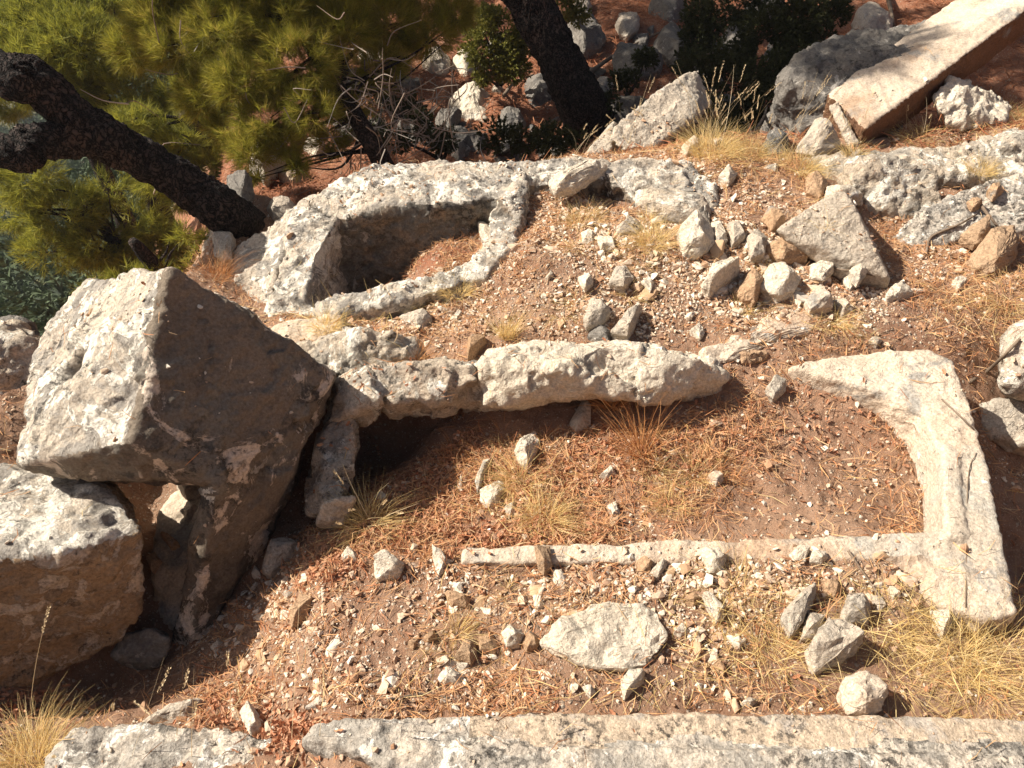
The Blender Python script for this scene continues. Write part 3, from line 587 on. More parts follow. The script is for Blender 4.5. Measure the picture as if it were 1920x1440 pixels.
ST = [
('small white stone at the left below the straw tuft of the trough','pale',[(640,1040),(653,1028),(672,1042),(668,1057),(643,1057)]),
('big angular white stone left of the spike shaped stone below the trough','pale',[(700,1057),(718,1035),(740,1047),(757,1057),(747,1077),(707,1085)]),
('spike shaped white stone just below the left end of the trough rim','pale',[(810,1020),(827,1033),(842,1053),(830,1073),(820,1082),(813,1047)]),
('rust orange stone leaning across the thin trough rim','orange',[(1002,1027),(1030,1025),(1035,1060),(1020,1072),(1010,1060)]),
('white stone right below the rust orange stone','pale',[(1033,1070),(1052,1067),(1067,1090),(1062,1105),(1043,1103)]),
('tan block beside a narrow grey white stone below the rim','tan',[(1190,1053),(1207,1048),(1223,1057),(1218,1072),(1203,1077)]),
('narrow grey white stone right of the tan block below the rim','grey',[(1218,1077),(1243,1052),(1250,1060),(1233,1087)]),
('tan block with dark shaded side in the soil under the spike shaped stone','tan',[(833,1113),(857,1110),(880,1123),(873,1137),(847,1137)]),
('rust brown pyramid stone at the left end of the stone row in the front soil','orange',[(852,1233),(870,1200),(887,1203),(895,1230),(883,1245)]),
('rough tan stone between the rust brown pyramid and the white faceted stone','tan',[(897,1193),(920,1185),(933,1210),(927,1223),(900,1220)]),
('white faceted stone in the middle of the stone row in the front soil','pale',[(942,1187),(955,1170),(983,1190),(973,1208),(950,1212)]),
('tan stone touching the left tip of the big flush rock','tan',[(980,1203),(993,1182),(1012,1197),(1007,1217),(987,1222)]),
('rounded white stone low in the front soil under the rust brown pyramid','pale',[(825,1267),(840,1253),(870,1267),(867,1282),(833,1283)]),
('little grey white stone between the rust brown pyramid and the rounded white stone','pale',[(855,1252),(870,1243),(882,1250),(865,1262)]),
('cream egg shaped stone standing below the big flush rock','pale',[(1163,1277),(1180,1257),(1207,1260),(1203,1280),(1170,1312)]),
('small oval white stone left of the cream egg shaped stone','pale',[(1090,1290),(1107,1287),(1118,1300),(1107,1308)]),
('small star shaped white stone in the front soil above the twig','pale',[(940,1285),(945,1277),(955,1275),(952,1288)]),
('round white stone with shaded side below the middle of the trough rim','pale',[(1318,1027),(1347,1032),(1362,1050),(1350,1070),(1330,1073),(1318,1050)]),
('white peaked stone on the gravel right under the trough rim','pale',[(1480,1040),(1500,1022),(1517,1033),(1510,1052),(1487,1052)]),
('flat white stone just right of the white peaked stone','pale',[(1518,1037),(1547,1033),(1553,1043),(1540,1055),(1520,1050)]),
('long curved grey stone standing at the left of the right hand stone cluster','grey',[(1528,1100),(1510,1107),(1480,1137),(1467,1160),(1483,1190),(1497,1177),(1523,1127)]),
('tan angular stone above the right hand stone cluster','tan',[(1540,1088),(1573,1090),(1575,1110),(1563,1123),(1547,1107)]),
('grey topped block with cream front in the right hand stone cluster','grey',[(1578,1150),(1590,1118),(1613,1120),(1632,1137),(1627,1167),(1582,1165)]),
('weathered grey stone right of the grey topped block','grey',[(1633,1120),(1655,1120),(1660,1140),(1645,1150)]),
('small grey block between the long curved stone and the big grey wedge','grey',[(1515,1150),(1547,1157),(1530,1193),(1502,1198)]),
('big grey wedge shaped stone, largest of the right hand cluster','grey',[(1515,1227),(1553,1160),(1580,1170),(1613,1207),(1580,1233),(1528,1257)]),
('large round pinkish stone resting against the front ledge at the right','cream',[(1573,1300),(1588,1275),(1615,1265),(1645,1280),(1660,1305),(1647,1330),(1617,1342),(1590,1335)]),
('bright white wedge stone below the lower right corner block of the trough','pale',[(1743,1145),(1777,1147),(1783,1173),(1765,1198),(1750,1173)]),
('dark brown stone in shade right of the bright white wedge','orange',[(1785,1165),(1808,1160),(1812,1185),(1795,1200)]),
('small tan stone with dark foot above the front ledge, left of the dry grass','tan',[(1335,1250),(1345,1235),(1362,1253),(1357,1265)]),
('small white flat stone lying by the front ledge','pale',[(1388,1320),(1405,1308),(1420,1315),(1405,1327)]),
('tiny bright stone left of the lower right corner block','pale',[(1665,1103),(1677,1100),(1690,1120),(1675,1122)]),
('long cream stone in the soil left of the straw grass','pale',[(1315,1115),(1330,1112),(1360,1160),(1345,1165)]),
('tan stone right of the top of the big flush rock','tan',[(1280,1125),(1300,1112),(1312,1125),(1300,1137)]),
('tall ribbed white stone in the middle of the trough litter','pale',[(965,847),(983,817),(1002,810),(1013,827),(990,847),(990,877),(977,870)]),
('tall grey white stone under the trough back wall behind the rusty stalks','grey',[(1068,793),(1097,743),(1107,767),(1107,797),(1080,808)]),
('big cream stone in the trough litter left of the straw grass','pale',[(900,917),(923,907),(945,897),(948,920),(930,947),(913,955),(902,937)]),
('thin white upright shard with black shadow in the trough litter','pale',[(857,913),(865,885),(870,897),(867,923)]),
('curved cream stone behind the big cream stone in the trough','pale',[(890,900),(907,863),(920,860),(910,887),(895,923)]),
('white triangular stone below the big cream stone in the trough','pale',[(945,955),(965,940),(968,955),(955,975)]),
('grey stone with pale cap behind the trough back wall','grey',[(1095,597),(1107,563),(1130,567),(1145,587),(1130,603),(1100,610)]),
('blue grey lump touching the top of the trough back wall','shadegrey',[(1103,627),(1123,613),(1145,623),(1142,643),(1120,640)]),
('flat grey buried stone right of the blue grey lump','grey',[(1147,623),(1173,590),(1203,577),(1190,607),(1177,630)]),
('grey stone with rusty underside in dry needles below the far basin','grey',[(750,595),(803,590),(810,603),(783,620)]),
('tan triangular stone standing alone above the trough back wall','tan',[(875,657),(880,633),(903,628),(913,640),(893,660),(877,672)]),
('small pale stone with dark side on the gravel below the straw tuft','pale',[(847,598),(860,583),(868,590),(857,605)]),
('small white peak stone left of centre in the far gravel','pale',[(1023,520),(1035,507),(1038,517),(1028,522)]),
('white blocky stone in the far gravel left of the grey pointed stone','pale',[(1085,520),(1107,517),(1113,528),(1097,538)]),
('grey pointed stone in the far gravel slope','grey',[(1143,530),(1155,502),(1173,500),(1187,520),(1170,537)]),
('cream stone right of the grey pointed stone in the far gravel','pale',[(1203,530),(1215,520),(1225,530),(1220,545)]),
('flat pale flake in the trough litter below the rusty stalks','pale',[(1123,897),(1147,877),(1155,890),(1137,900)]),
('white stone near the front of the trough litter right of the straw grass','pale',[(1137,950),(1155,940),(1163,965),(1147,975)]),
('brown stone behind the thin rim at the middle of the trough','orange',[(1140,975),(1160,972),(1165,985),(1148,992)]),
('pitted grey stone on bare soil at the right end of the trough back wall','grey',[(1435,733),(1450,710),(1472,717),(1472,733),(1450,747)]),
('flat brown stone behind the right end of the trough back wall','tan',[(1377,673),(1403,660),(1443,662),(1427,677),(1393,683)]),
('broad white polygonal stone at the front of the rubble pile','pale',[(1427,540),(1437,510),(1467,500),(1498,523),(1487,543),(1460,552)]),
('rust tan wedge stone left of the broad white polygonal stone','tan',[(1377,550),(1407,513),(1417,512),(1432,530),(1413,567),(1393,560)]),
('long white stone left of the rust tan wedge in the rubble pile','pale',[(1317,537),(1330,517),(1380,493),(1387,503),(1353,530),(1330,543)]),
('white stone leaning on the lower left of the triangular slab','pale',[(1518,500),(1547,482),(1560,487),(1562,510),(1543,525),(1520,520)]),
('rounded cream stone in dry grass below the rubble pile','cream',[(1510,567),(1533,543),(1557,553),(1560,573),(1520,580)]),
('grey cream stone right of the rounded cream stone below the rubble pile','cream',[(1557,563),(1580,563),(1598,583),(1580,590)]),
('cream flat stone at the lower tip of the triangular slab','pale',[(1662,560),(1668,543),(1690,535),(1713,547),(1680,558)]),
('small white stone on needles right of the triangular slab','pale',[(1785,532),(1800,523),(1812,532),(1797,542)]),
('tiny flat white stone on soil above the rounded trough corner','pale',[(1628,640),(1640,633),(1655,637),(1645,645)]),
('cream stone above the right end of the trough back wall','pale',[(1293,623),(1310,612),(1322,623),(1312,635)]),
('pale stone in the trough litter near the bare soil patch','cream',[(1325,893),(1343,882),(1357,900),(1343,910)]),
('cream stone leaning on the lower face of the triangular slab','pale',[(1593,507),(1613,495),(1627,507),(1610,527)]),
('small white chip under the cream stone of the triangular slab','pale',[(1580,525),(1593,520),(1605,533),(1593,545)]),
('small white stone with dark side in needles below the tall grass','pale',[(1348,333),(1363,318),(1382,325),(1367,342)]),
('flat white stone right of the tall grass clump','pale',[(1433,315),(1460,310),(1453,322),(1440,320)]),
('tan upright stone left of the bedrock hump','tan',[(1510,333),(1530,325),(1552,343),(1537,368),(1513,360)]),
('big white block at the left of the rubble pile','pale',[(1265,445),(1300,410),(1333,430),(1340,457),(1313,477),(1280,480)]),
('narrow white stone squeezed right of the big white block','pale',[(1333,417),(1350,415),(1365,450),(1343,467)]),
('grey stone right of the narrow white stone at the rubble pile top','grey',[(1362,420),(1385,417),(1397,445),(1375,455)]),
('rounded tan stone above the rubble pile','tan',[(1427,413),(1437,395),(1467,405),(1472,417),(1447,430)]),
('tan flat rock leaning on the left edge of the triangular slab','tan',[(1433,467),(1467,447),(1510,460),(1517,477),(1467,487)]),
('grey white stone left of the tan flat rock','grey',[(1400,445),(1420,430),(1438,445),(1433,475),(1410,480)]),
('small tan stone lying on the white sloping bedrock','tan',[(1852,355),(1870,350),(1880,358),(1865,367)]),
('tan stone at the top end of the forked stick on the bedrock','tan',[(1813,380),(1830,373),(1840,382),(1825,388)]),
('large brown triangular rock in front of the white sloping bedrock','orange',[(1820,480),(1840,465),(1885,425),(1905,440),(1902,480),(1860,510),(1830,505)]),
('brown rock tucked behind the large brown triangular rock','orange',[(1800,440),(1850,420),(1860,440),(1830,455)]),
('pale stone at the left foot of the tall grass clump','cream',[(1278,275),(1300,258),(1317,265),(1310,283),(1287,290)]),
('small round stone inside the tall grass clump','cream',[(1325,268),(1345,260),(1358,272),(1340,280)]),
('grey triangular rock at the lower end of the fallen beam','grey',[(1493,283),(1520,243),(1557,247),(1577,267),(1527,290)]),
('rough pink grey stone in the shade below the leaning slab','grey',[(492,1070),(507,1020),(540,1013),(567,1030),(533,1053),(507,1077)]),
('small bright stone alone in the shadow of the lid','pale',[(478,1160),(490,1150),(502,1157),(490,1168)]),
('little grey stone in the lid shadow near the sunlit edge','grey',[(530,1113),(540,1108),(550,1117),(540,1127)]),
('brown grey stone on the edge between shade and sun','tan',[(543,1153),(567,1120),(593,1130),(573,1160),(547,1177)]),
('thin white upright stone at the sunlit edge left of the litter','pale',[(600,1093),(610,1087),(613,1120),(605,1133)]),
('white oblong block in the leaf litter at the lower left','pale',[(450,1333),(467,1318),(493,1350),(490,1370),(473,1380),(460,1353)]),
('pale flat stone right of the white oblong block','cream',[(573,1327),(600,1307),(623,1313),(600,1330)]),
('flat grey slab half in shadow at the bottom left','grey',[(275,1355),(330,1320),(385,1318),(370,1345),(345,1360)]),
('pinkish stone in the dark gap below the lid','tan',[(302,1003),(318,1003),(335,1020),(320,1025)]),
('tan stone wedged against the ochre boulder','tan',[(275,1047),(290,1035),(303,1053),(285,1070)]),
('grey stone in the lid shadow beside the foot of the lid','grey',[(395,1213),(410,1198),(420,1207),(407,1227)]),
('white spike stone at the right inner corner of the far basin','pale',[(895,423),(920,420),(925,437),(920,467),(905,450)]),
('flat pale plate lying on the far ledge above the gravel','pale',[(1030,340),(1070,322),(1120,300),(1137,313),(1100,330),(1073,350),(1040,360)]),
('white lump in the far gravel left of a smaller one','pale',[(1090,437),(1103,428),(1117,442),(1113,458),(1093,457)]),
('white flat stone right of the white lump in the far gravel','pale',[(1120,447),(1150,450),(1155,467),(1127,467)]),
('flat grey stone on the slope under the far ledge','grey',[(1155,430),(1180,410),(1205,423),(1195,437),(1160,435)]),
('grey white stone in the dark gap under the lid','cream',[(330,905),(370,905),(385,925),(350,935)]),
('small white stone in the lower pit beside the lichened slab','grey',[(700,930),(715,922),(728,935),(712,945)]),
('pale pebble stone on the front soil right of the flush rock','pale',[(1262,1188),(1278,1172),(1290,1185),(1275,1195)]),
('rust brown stone at the left of the front soil','tan',[(765,1210),(785,1190),(790,1200),(775,1218)]),
('grey brown flat stone right of the rust brown stone','tan',[(795,1195),(815,1180),(820,1195),(803,1203)]),
]
for lb, mt, pts in ST: ostone(lb, mt, pts, h=.25 if 'plate' in lb else .6)
rock('chunky_boulder', 'chunky white boulder beside the fallen beam at the upper right', 'boulder', [[Y(1750,180,5.04),Y(1773,150,5.12),Y(1807,147,5.17),Y(1832,165,5.17),Y(1895,200,5.12),Y(1880,227,4.92),Y(1827,245,4.87),Y(1777,233,4.87),Y(1760,205,4.92),Y(1800,170,5.42),Y(1880,205,5.42),Y(1800,250,5.12)]],
     M['pale'], vox=.011, sm=1, amp=.012, freq=5, big=False, chip=.35)
rock('white_block', 'white block behind the top of the triangular slab', 'stone', [[Z(1545,372,.16),Z(1550,350,.18),Z(1590,345,.2),Z(1615,362,.16),Z(1615,385,.08),Z(1550,372,-.1),Z(1615,370,-.1)]], M['pale'], vox=.01, sm=1, amp=.008, freq=7, big=False)
ostone('big cream rock lying flush in the front soil', 'pale', [(1018,1203),(1040,1177),(1103,1160),(1133,1140),(1203,1130),(1233,1150),(1250,1193),(1237,1223),(1213,1250),(1160,1243),(1120,1247),(1097,1210)], h=.13, name='rock', cat='rock')
ostone('long worn buried rock rising from the soil behind the trough', 'cream', [(1320,665),(1380,628),(1440,605),(1500,597),(1540,612),(1470,632),(1400,655),(1350,680)], h=.07, name='rock', cat='rock')
ostone('low grey bedrock bump at the foot of the far ledge', 'lichen', [(1185,350),(1250,345),(1320,385),(1330,420),(1250,405),(1200,385)], h=.3, name='rock', cat='rock')
# rocks of the slope beyond the terrace: (label, mat, px, py, w, h)
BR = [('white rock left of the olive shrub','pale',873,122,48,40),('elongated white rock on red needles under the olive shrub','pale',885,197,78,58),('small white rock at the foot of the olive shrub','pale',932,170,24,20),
('tall grey rock left of the dark leaning trunk','shadegrey',1030,172,66,66),('dark rock in shade below the tall grey rock','shadegrey',957,228,40,56),('blue grey rock in shade behind the far basin','shadegrey',787,262,64,62),
('dark round rock just behind the far ledge','shadegrey',958,288,50,36),('dark pointed rock in the shade beyond the far ledge','shadegrey',860,270,44,50),('grey rock among shade right of the trunk top','shadegrey',1092,68,62,54),
('rounded grey rock on red needles at the top edge','grey',1178,46,44,36),('pale rock touching the top edge right of the trunk','grey',1095,15,28,44),('grey rock at the top right of the trunk under a branch','shadegrey',1255,20,52,44),
('dark rock beside the fallen branch','shadegrey',1258,84,52,58),('long dark rock under the fallen branch','shadegrey',1195,122,96,52),('small pale rock in shade right of the trunk foot','grey',1130,160,32,22),
('tall upright grey rock among the dark shrubs','shadegrey',1378,72,42,70),('dark rock above the tall grass clump','shadegrey',1312,165,50,72),('rock in shade at the top between dark shrubs','shadegrey',1440,15,60,30),
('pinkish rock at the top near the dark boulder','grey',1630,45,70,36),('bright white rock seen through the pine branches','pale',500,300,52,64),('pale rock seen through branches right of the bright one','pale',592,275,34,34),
('pale rock on red needles below the pine branches','cream',548,333,52,24),('grey rock beside the leaning trunk','shadegrey',450,350,44,52),('rounded grey rock at the foot of the leaning trunk','grey',530,395,50,42),
('white rock behind the young pine','pale',705,112,56,46),('large pale rock behind the twiggy branches','grey',815,118,44,50),('grey rock between the young pine and the far ledge','shadegrey',770,240,50,40),
('grey rock left under the trunk shade','grey',215,375,44,60),('pale stone under the left tree','grey',163,315,24,28),('grey brown rock in shade right of the trunk foot','shadegrey',1170,215,80,40),
('dark stone in shade beyond the edge right of the slab','shadegrey',1455,270,40,44),('dark flat stone in shade near the beam foot','shadegrey',1480,225,40,40),('brown grey rock by the leaning trunk foot','grey',420,460,36,60)]
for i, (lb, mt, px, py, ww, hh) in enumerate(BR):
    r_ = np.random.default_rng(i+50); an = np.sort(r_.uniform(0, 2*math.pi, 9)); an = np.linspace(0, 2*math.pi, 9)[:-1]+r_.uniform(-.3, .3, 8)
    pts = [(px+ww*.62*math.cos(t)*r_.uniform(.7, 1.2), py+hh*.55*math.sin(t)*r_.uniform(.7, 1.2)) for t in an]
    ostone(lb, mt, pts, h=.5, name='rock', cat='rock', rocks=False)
print('big rocks done')

# ---------------------------------------------------------------- scattered ground cover
def scatter(n, x0, x1, y0, y1, fn, maxtilt=.5, onrock=.3, seed=1, patch=1.5):
    r = np.random.default_rng(seed); out = []
    x = r.uniform(x0, x1, n); y = r.uniform(y0, y1, n); z = H(x, y)
    px, py = proj(np.stack([x, y, z], 1)); p = fn(px, py)*np.clip(1+patch*fbm(np.stack([x, y, x*0+seed], 1), 3.2, 3), 0, 3)
    keep = (r.random(n) < p) & (px > -250) & (px < 2170) & (py > -200) & (py < 1600)
    for a, b in zip(x[keep], y[keep]):
        h, nn, rk = down(a, b)
        if rk and (nn.z < 1-maxtilt or r.random() > onrock): continue
        out.append((a, b, h, 1. if rk else 0.))
    return np.array(out)
# angular pebble shapes
def rock_shape(seed, k=11, flat=.62):
    r = np.random.default_rng(seed); p = r.normal(size=(k, 3)); p /= np.linalg.norm(p, axis=1)[:, None]
    p *= np.array([1, r.uniform(.6, 1), flat*r.uniform(.7, 1.1)])*r.uniform(.8, 1.1, (k, 1))
    bm = bmesh.new(); [bm.verts.new(q) for q in p]
    g = bmesh.ops.convex_hull(bm, input=bm.verts[:])
    dead = [v for v in bm.verts if not v.link_faces]; bmesh.ops.delete(bm, geom=dead, context='VERTS')
    bmesh.ops.triangulate(bm, faces=bm.faces[:]); bmesh.ops.recalc_face_normals(bm, faces=bm.faces[:])
    bm.verts.index_update()
    v = np.array([x.co for x in bm.verts]); f = np.array([[x.index for x in fc.verts] for fc in bm.faces]); bm.free(); return v, f
SH = [rock_shape(100+i) for i in range(14)]
def rotm(r, n, tilt=.5):
    a = r.uniform(0, 2*math.pi, n); b = r.normal(0, tilt, n); c = r.normal(0, tilt, n)
    ca, sa, cb, sb, cc, sc = np.cos(a), np.sin(a), np.cos(b), np.sin(b), np.cos(c), np.sin(c); o = np.zeros(n); i = np.ones(n)
    A1 = np.stack([ca, -sa, o, sa, ca, o, o, o, i], 1).reshape(n, 3, 3); B1 = np.stack([i, o, o, o, cb, -sb, o, sb, cb], 1).reshape(n, 3, 3)
    C1 = np.stack([cc, o, sc, o, i, o, -sc, o, cc], 1).reshape(n, 3, 3); return A1@B1@C1
def merged(pts, size, seed, shapes=SH, sink=.25):
    r = np.random.default_rng(seed); V, Fc, Rn = [], [], []; off = 0
    ids = r.integers(0, len(shapes), len(pts)); rm = rotm(r, len(pts)); rc = r.random(len(pts))
    for k, (sv_, sf) in enumerate(shapes):
        s = ids == k; m = s.sum()
        if not m: continue
        v = np.einsum('nij,kj->nki', rm[s], sv_)*size[s][:, None, None] + pts[s][:, None, :] + np.array([0, 0, 1])*(size[s]*(.5-sink))[:, None, None]
        f = (sf[None]+(np.arange(m)*len(sv_))[:, None, None]).reshape(-1, 3)+off
        V.append(v.reshape(-1, 3)); Fc.append(f); Rn.append(np.repeat(rc[s], len(sv_))); off += m*len(sv_)
    return np.concatenate(V), np.concatenate(Fc), np.concatenate(Rn)
r0 = np.random.default_rng(12)
g = scatter(260000, -3., 3.6, .8, 5.2, lambda px, py: dens(px, py, GR_D, .12)*.62, onrock=.10, seed=2)
sz = np.exp(r0.normal(math.log(.0066), .55, len(g))); sz = np.clip(sz, .003, .03)
print('gravel', len(g))
v, f, rn = merged(g[:, :3], sz, 5); tag(link('gravel', npmesh('gravel', v, f, rn), M['gravel']), 'fine angular gravel and grit strewn over the reddish soil of the terrace', 'gravel', kind='stuff')

# medium stones, each its own object
REG = [('on the gravel strip below the trough rim', (1100,1100,300,50), 42), ('on the gravel strip left of the lower right block', (1600,1085,140,45), 22), ('on the front soil above the ledge', (950,1230,360,80), 52),
       ('on the far gravel slope', (1130,510,250,90), 46), ('in the white rubble pile', (1430,495,190,75), 100), ('below the far ledge', (1050,400,130,50), 20), ('in the litter inside the trough', (1080,900,230,80), 20),
       ('on the soil right of the triangular slab', (1800,560,110,60), 10), ('in the shade below the lid', (450,1150,90,130), 16), ('on needles left of the far gravel', (760,610,120,30), 12), ('on the far right terrace', (1380,350,110,40), 14)]
MC = [('pale', 'pale'), ('tan', 'tan'), ('cream', 'cream'), ('grey', 'grey')]
lib = []
for k in range(9):
    v, f = rock_shape(300+k, 13, .65)
    bm = bmesh.new(); vv = [bm.verts.new(p) for p in v]; [bm.faces.new([vv[i] for i in q]) for q in f]
    bmesh.ops.bevel(bm, geom=bm.edges[:], offset=.03, segments=1, affect='EDGES', clamp_overlap=True)
    bmesh.ops.triangulate(bm, faces=bm.faces[:]); bmesh.ops.subdivide_edges(bm, edges=bm.edges[:], cuts=2, use_grid_fill=True); bm.normal_update()
    c = np.array([x.co for x in bm.verts]); nn = np.array([x.normal for x in bm.verts]); c = c+nn*(.07*fbm(c+k*5, 1.5, 3)+.03*ridged(c+k, 4, 2))[:, None]
    for x, p in zip(bm.verts, c): x.co = p
    me = bpy.data.meshes.new('small_stone'); bm.to_mesh(me); bm.free(); me.polygons.foreach_set('use_smooth', np.ones(len(me.polygons), bool)); me.set_sharp_from_angle(angle=R(22))
    lib.append({kk: me.copy() for kk, _ in MC})
    for kk in lib[-1]: lib[-1][kk].materials.append(M['small '+kk])
rs = np.random.default_rng(33)
for where, (cx, cy, rx, ry), n in REG:
    for i in range(n):
        px, py = rs.normal(cx, rx*.6), rs.normal(cy, ry*.6); g = hit(px, py)
        if g[2] > H(g[0], g[1])[0]+.03: continue
        kk, word = MC[rs.choice(4, p=[.52, .23, .2, .05])]
        if 'shade' in where or 'needles' in where: pass
        o = link('small_stone', lib[rs.integers(9)][kk], None, None, g+np.array([0, 0, -.002]))
        s = float(np.clip(np.exp(rs.normal(math.log(.023), .4)), .013, .05))*(1.75 if 'rubble' in where else 1.15 if 'far' in where else 1.); o.scale = (s*rs.uniform(.8, 1.3), s, s*rs.uniform(.7, 1))
        o.rotation_euler = (rs.normal(0, .3), rs.normal(0, .3), rs.uniform(0, 6.28))
        tag(o, f'one of the small {word} stones {where}', 'stone', f'small {word} stones {where}')

def needles(pts, ln, wd, seed, flat=.25):
    r = np.random.default_rng(seed); n = len(pts); a = r.uniform(0, 2*math.pi, n); el = r.normal(0, flat, n)
    d = np.stack([np.cos(a)*np.cos(el), np.sin(a)*np.cos(el), np.sin(el)], 1); L_ = ln*r.uniform(.5, 1.2, n)
    sd_ = np.stack([-np.sin(a), np.cos(a), r.normal(0, .6, n)], 1)*(wd*.5)
    lift = np.array([0, 0, 1])*(np.abs(np.sin(el))*L_*.5+r.uniform(.001, .012, n))[:, None]
    c = pts+lift; bend = np.stack([-np.sin(a), np.cos(a), np.abs(r.normal(0, .7, n))], 1)*(L_*r.normal(0, .09, n))[:, None]
    p0, p1, p2 = c-d*L_[:, None]*.5, c+bend, c+d*L_[:, None]*.5
    V = np.stack([p0-sd_*.6, p0+sd_*.6, p1-sd_, p1+sd_, p2-sd_*.4, p2+sd_*.4], 1).reshape(-1, 3)
    b = np.arange(n)[:, None]*6; Fq = np.concatenate([b+np.array([0, 1, 3, 2]), b+np.array([2, 3, 5, 4])])
    return V, Fq, np.repeat(r.random(n), 6)
g = scatter(150000, -2.6, 3.6, .8, 5.3, lambda px, py: dens(px, py, DUFF_D, .16)*.8, onrock=.04, seed=8)
print('needles', len(g))
v, f, rn = needles(g[:, :3], .075, .0024, 3, .3); tag(link('pine_needles', npmesh('pine_needles', v, f, rn), M['needle']), 'dry orange pine needles and grass bits strewn over soil and trough bed', 'litter', kind='stuff')
g = scatter(70000, -2.6, 8, 4.6, 13, lambda px, py: np.full(len(px), .9), onrock=.0, seed=9)
v, f, rn = needles(g[:, :3], .16, .006, 4); tag(link('needle_carpet', npmesh('needle_carpet', v, f, rn), M['rustneedle']), 'rust red carpet of fallen pine needles on the slope beyond the terrace', 'litter', kind='stuff')
LEAF_D = [(780,960,130,70,1.2),(930,900,150,90,.6),(750,850,60,40,1.2),(460,1340,70,45,1.6),(1000,1000,150,20,.9),(620,1060,60,50,.7),(1150,850,200,60,.35),(60,1320,60,25,1.),(1450,800,200,60,.12),(560,1380,80,30,1.)]
g = scatter(90000, -1.8, 2.4, .8, 2.9, lambda px, py: dens(px, py, LEAF_D, .012)*.9, onrock=.05, seed=10)
print('leaves', len(g))
r = np.random.default_rng(5); n = len(g); rm = rotm(r, n, .8)
lf = np.array([[-1, 0, 0], [-.35, .42, .18], [.15, .3, .05], [.5, .5, .22], [1, 0, .1], [.45, -.45, .15], [.1, -.3, .06], [-.4, -.4, .2], [0, 0, -.1]])
v = (np.einsum('nij,kj->nki', rm, lf)*r.uniform(.007, .016, n)[:, None, None]+g[:, None, :3]+np.array([0, 0, .009])*r.uniform(.3, 1.8, n)[:, None, None]).reshape(-1, 3)
f = (np.arange(n)[:, None, None]*9+np.array([[8, i, (i+1) % 8] for i in range(8)])[None]).reshape(-1, 3)
tag(link('leaf_litter', npmesh('leaf_litter', v, f, np.repeat(r.random(n), 9)), M['leaf']), 'crumpled orange oak leaves fallen in the trough and lower left corner', 'litter', kind='stuff')

STRAW_D = [(1420,1180,110,90,1.2),(1700,1230,260,70,1.3),(1650,1120,120,60,.6),(1850,1150,100,60,.6),(975,930,90,60,.6),(1250,930,120,60,.6),(1850,570,110,50,.5),(700,600,140,30,.5),(1350,300,130,40,.9),(1560,600,80,20,.6),(1150,1290,500,30,.3),(1800,240,130,40,.8)]
g = scatter(60000, -2.6, 3.6, .8, 5.3, lambda px, py: dens(px, py, STRAW_D, .01)*.6, onrock=.08, seed=18)
v, f, rn = needles(g[:, :3], .13, .0020, 13, .3); tag(link('dry_straw', npmesh('dry_straw', v, f, rn), M['grass']), 'broken pale straw lying flat among the grass and stones', 'straw', kind='stuff')
# ---------------------------------------------------------------- grass
def ribbons(base, dirs, L_, wd, droop, r, seg=5):
    """curved blades: base points, unit directions, lengths"""
    n = len(base); h = np.cross(dirs, np.array([0, 0, 1.])); h /= np.linalg.norm(h, axis=1)[:, None]+1e-6
    yaw = r.uniform(0, math.pi, n); up = np.cross(h, dirs); sd_ = h*np.cos(yaw)[:, None]+up*np.sin(yaw)[:, None]
    flat = dirs*np.array([1, 1, 0]); flat /= np.linalg.norm(flat, axis=1)[:, None]+1e-6
    V = []
    curl = r.normal(0, .22, n)*L_
    for i in range(seg+1):
        t = i/seg; c = h*(curl*t*t)[:, None]+base+dirs*(L_*t)[:, None]+flat*(L_*droop*t*t*.5)[:, None]-np.array([0, 0, 1])*(L_*droop*t**2*.55)[:, None]
        w_ = wd*(1-t*.8)*.5; V += [c-sd_*w_[:, None], c+sd_*w_[:, None]]
    V = np.stack(V, 1).reshape(-1, 3); k = 2*(seg+1)
    Fq = np.concatenate([np.arange(n)[:, None]*k+np.array([2*i, 2*i+1, 2*i+3, 2*i+2]) for i in range(seg)])
    return V, Fq, np.repeat(r.random(n), k)
def tuft(px, py, label, rad=.05, ln=.14, n=260, mat='grass', droop=.7, lean=(0, 0), stalks=0, sl=.4, spread=1., wd=.0017, rocks=True, at=None):
    r = np.random.default_rng(int(px*3+py)); b = hit(px, py, rocks) if at is None else np.array(at)
    a = r.uniform(0, 2*math.pi, n); q = np.sqrt(r.random(n))*rad; base = np.stack([np.cos(a)*q, np.sin(a)*q, np.full(n, -.005)], 1)
    d = np.stack([np.cos(a)*q/rad*spread*.8+r.normal(0, .25, n)+lean[0], np.sin(a)*q/rad*spread*.8+r.normal(0, .25, n)+lean[1], np.ones(n)*.9], 1); d /= np.linalg.norm(d, axis=1)[:, None]
    L_ = ln*r.uniform(.35, 1.2, n)**1.1; v, f, rn = ribbons(base, d, L_, np.full(n, wd), droop*r.uniform(.3, 1.6, n), r)
    if not stalks:
        o = link('grass_tuft', npmesh('grass_tuft', v, f, rn), M[mat], None, b); tag(o, label, 'grass tuft'); return
    e = empty('grass_tuft', b, label, 'grass tuft'); link('blades', npmesh('blades', v, f, rn), M[mat], e)
    for i in range(stalks):
        q = r.normal(0, rad*.5, 2); d = np.array([[r.normal(0, .28)+lean[0], r.normal(0, .2)+lean[1], 1.]]); d /= np.linalg.norm(d)
        stalk(np.array([q[0], q[1], 0]), d, sl*r.uniform(.6, 1.1), r, e)
